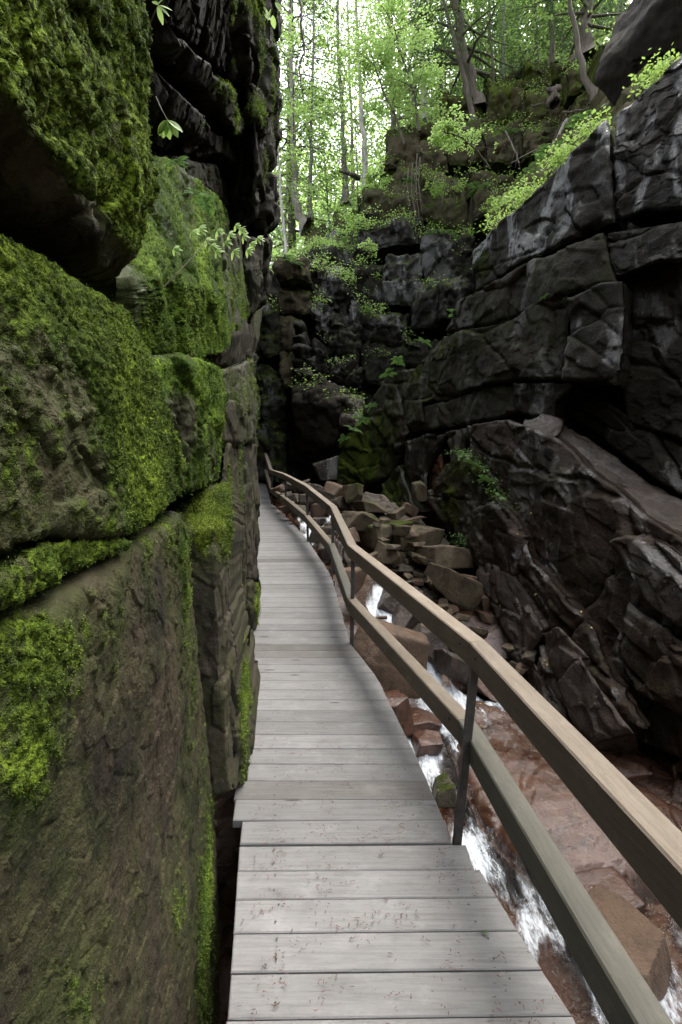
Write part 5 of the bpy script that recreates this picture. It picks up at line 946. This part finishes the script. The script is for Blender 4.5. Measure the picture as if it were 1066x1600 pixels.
def limb(name, label, pts, r, cat, mat='dark_bark', twigs=0, seed=1):
    s = np.array([P(*q) for q in pts]); loc = s[0]; t = np.linspace(0, 1, 14); sp = np.stack([np.interp(t, np.linspace(0, 1, len(s)), s[:, k]) for k in range(3)], 1)-loc
    g = np.random.default_rng(seed); sp[1:-1] += g.normal(0, r*.35, (12, 3)); parts = [tube(sp, np.linspace(r, r*.45, 14), 6)]
    for k in range(twigs):
        i = g.integers(3, 13); d = unit(g.normal(0, 1, 3)+np.array((0, 0, -.3))); ln = r*g.uniform(8, 18); parts.append(tube(np.stack([sp[i]+d*ln*q+np.array((0, 0, -.25*ln*q*q)) for q in np.linspace(0, 1, 5)]), np.linspace(r*.4, r*.12, 5), 4))
    v, q = joinvq(parts); return tag(obj(name, meshnp(name, v, q, mat), None, loc), label, cat)
limb('hanging_branch', 'bare dark branch hanging down beside the top of the left wall', [(455, -140, 7), (466, -20, 7), (471, 40, 7), (475, 80, 7), (468, 105, 7), (470, 130, 7)], .022, 'branch', twigs=7, seed=3)
limb('fallen_log', 'broken dark log jutting out beside the white birch', [(562, 278, 21), (548, 272, 20.6), (530, 268, 20.4)], .12, 'log')
limb('dead_branch', 'dead brown branch leaning on the mossy blocks behind the slab', [(886, 188, 14.6), (872, 212, 14), (862, 240, 13.2)], .07, 'branch', twigs=3)
limb('tree_stump', 'short rotten stump on the mossy mound', [(866, 162, 16), (865, 148, 16), (866, 136, 16)], .2, 'stump')
for k, (x, y0, y1) in enumerate([(638, 262, 322), (645, 256, 338), (652, 240, 340), (656, 246, 330), (648, 270, 345)]):
    limb('hanging_root', 'thin root hanging down the brown cliff face, '+ORD[k]+' from the left', [(x, y0, 16.9), (x-2, (y0+y1)/2, 16.7), (x+3, y1, 16.5)], .02, 'root', 'dark_bark', 2, k)['group'] = 'roots hanging down the cliff'
for k, (a, b) in enumerate([((790, 205, 16.5), (812, 255, 15.6)), ((830, 165, 16.5), (875, 150, 16.2)), ((880, 175, 15.5), (940, 160, 14.6)), ((715, 175, 18), (690, 215, 17.2)), ((900, 205, 14.2), (935, 175, 14.2))]):
    limb('fallen_branch', 'thin dead branch on the mossy terrace, '+('under the leaning trunk', 'beside the stump', 'below the curved bare trunk', 'by the foot of the thick dark trunk', 'next to the leaning dead branch')[k], [a, tuple((np.array(a)+np.array(b))/2+np.array((3, 4, -.1))), b], .03, 'branch', 'dark_bark', 3, 20+k)['group'] = 'dead branches on the terrace'
# ------------------------------------------------------------------ litter on the boards, yellow leaves on the rocks
n = 9000; yy = lg.uniform(1.3, 7.5, n)**1.0; xx = np.array([lg.uniform(xL(q)+.01, xR(q)-.01) for q in yy]); pq = np.stack([xx*5, yy*5, 0*xx], 1); keep = (fbm(pq, 3, 5)+.35*fbm(pq*4, 2, 8)) > .02; xx, yy = xx[keep], yy[keep]; n = len(xx)
Z = np.array([zd(q) for q in yy])+.0045; an = lg.uniform(0, 6.28, n); D = np.stack([np.cos(an), np.sin(an), .0*an], 1); S = np.stack([-np.sin(an), np.cos(an), 0*an], 1); ln = lg.uniform(.002, .008, n)[:, None]; wd = lg.uniform(.0008, .0018, n)[:, None]; C = np.stack([xx, yy, Z], 1)
LV = np.stack([C-D*ln-S*wd, C+D*ln-S*wd, C+D*ln+S*wd, C-D*ln+S*wd], 1).reshape(-1, 3)
tag(obj('needle_litter', meshnp('needle_litter', LV, np.arange(len(LV)).reshape(-1, 4), 'litter', False)), 'reddish brown needle litter scattered over the boards', kind='stuff')
bpy.context.view_layer.update(); _dg = bpy.context.evaluated_depsgraph_get(); C = []; N = []
for k in range(900):
    px, py = (lg.uniform(620, 940), lg.uniform(800, 1140)) if k % 4 else (lg.uniform(740, 1060), lg.uniform(1100, 1400))
    dv = Vector(P(px, py, 1.)-np.array((0, 0, CZ))).normalized(); ok, lc, nr, ix, ob, _m = sc.ray_cast(_dg, (0, 0, CZ), dv)
    if ok and nr.z > .5 and ob.name.split('.')[0] in ('rock_slab', 'boulder') and lg.random() < (.22 if px < 860 else .06): C.append(np.array(lc)+np.array(nr)*.006); N.append(np.array(nr))
C = np.array(C); N = np.array(N); n = len(C); D = unit(lg.normal(0, 1, (n, 3))); D = unit(D-N*(D*N).sum(1)[:, None]); V, Q = leaf_quads(C, D, -N, lg.uniform(.02, .04, n), lg.uniform(.014, .028, n))
tag(obj('fallen_leaves', meshnp('fallen_leaves', V, Q, 'yellow_leaf', False)), 'scattered yellow leaves fallen on the wet rocks', kind='stuff')
gl = sprig('fallen_leaf', 'small dark green leaf lying on the boards near the lower rail', [(745, 1463, 1.84), (748, 1464, 1.84)], [], 'leaf_mid', 'leaf', .001)
b = np.array((.52, 1.835, zd(1.835)+.004)); gl.location = tuple(b)
lv_ = np.array([(0, 0, 0), (.012, -.009, .003), (.03, -.006, .001), (.026, .004, .004), (.01, .007, .002)]); obj('leaf', meshnp('leaf', lv_, np.array([[0, 1, 2, 3, 4]]), 'leaf_conifer', False, {'tint': np.full(5, .3)}), gl)

# screw heads in the near boards
HN_ = boulder_mesh('screw', (.009, .009, .003), 5, 'post_steel', .2, 3, 0, -1, 0)
for o in planks:
    cx, cy, cz = o.location
    if 1.2 < cy < 5.5:
        for xx_ in (xL(cy)+.16, xR(cy)-.14):
            for dy in (-.038, .038):
                sc_ = obj('screw', HN_); sc_.parent = o; sc_.location = (xx_-cx+fg.uniform(-.006, .006), dy, zd(cy+dy)-zd(cy)+.002)
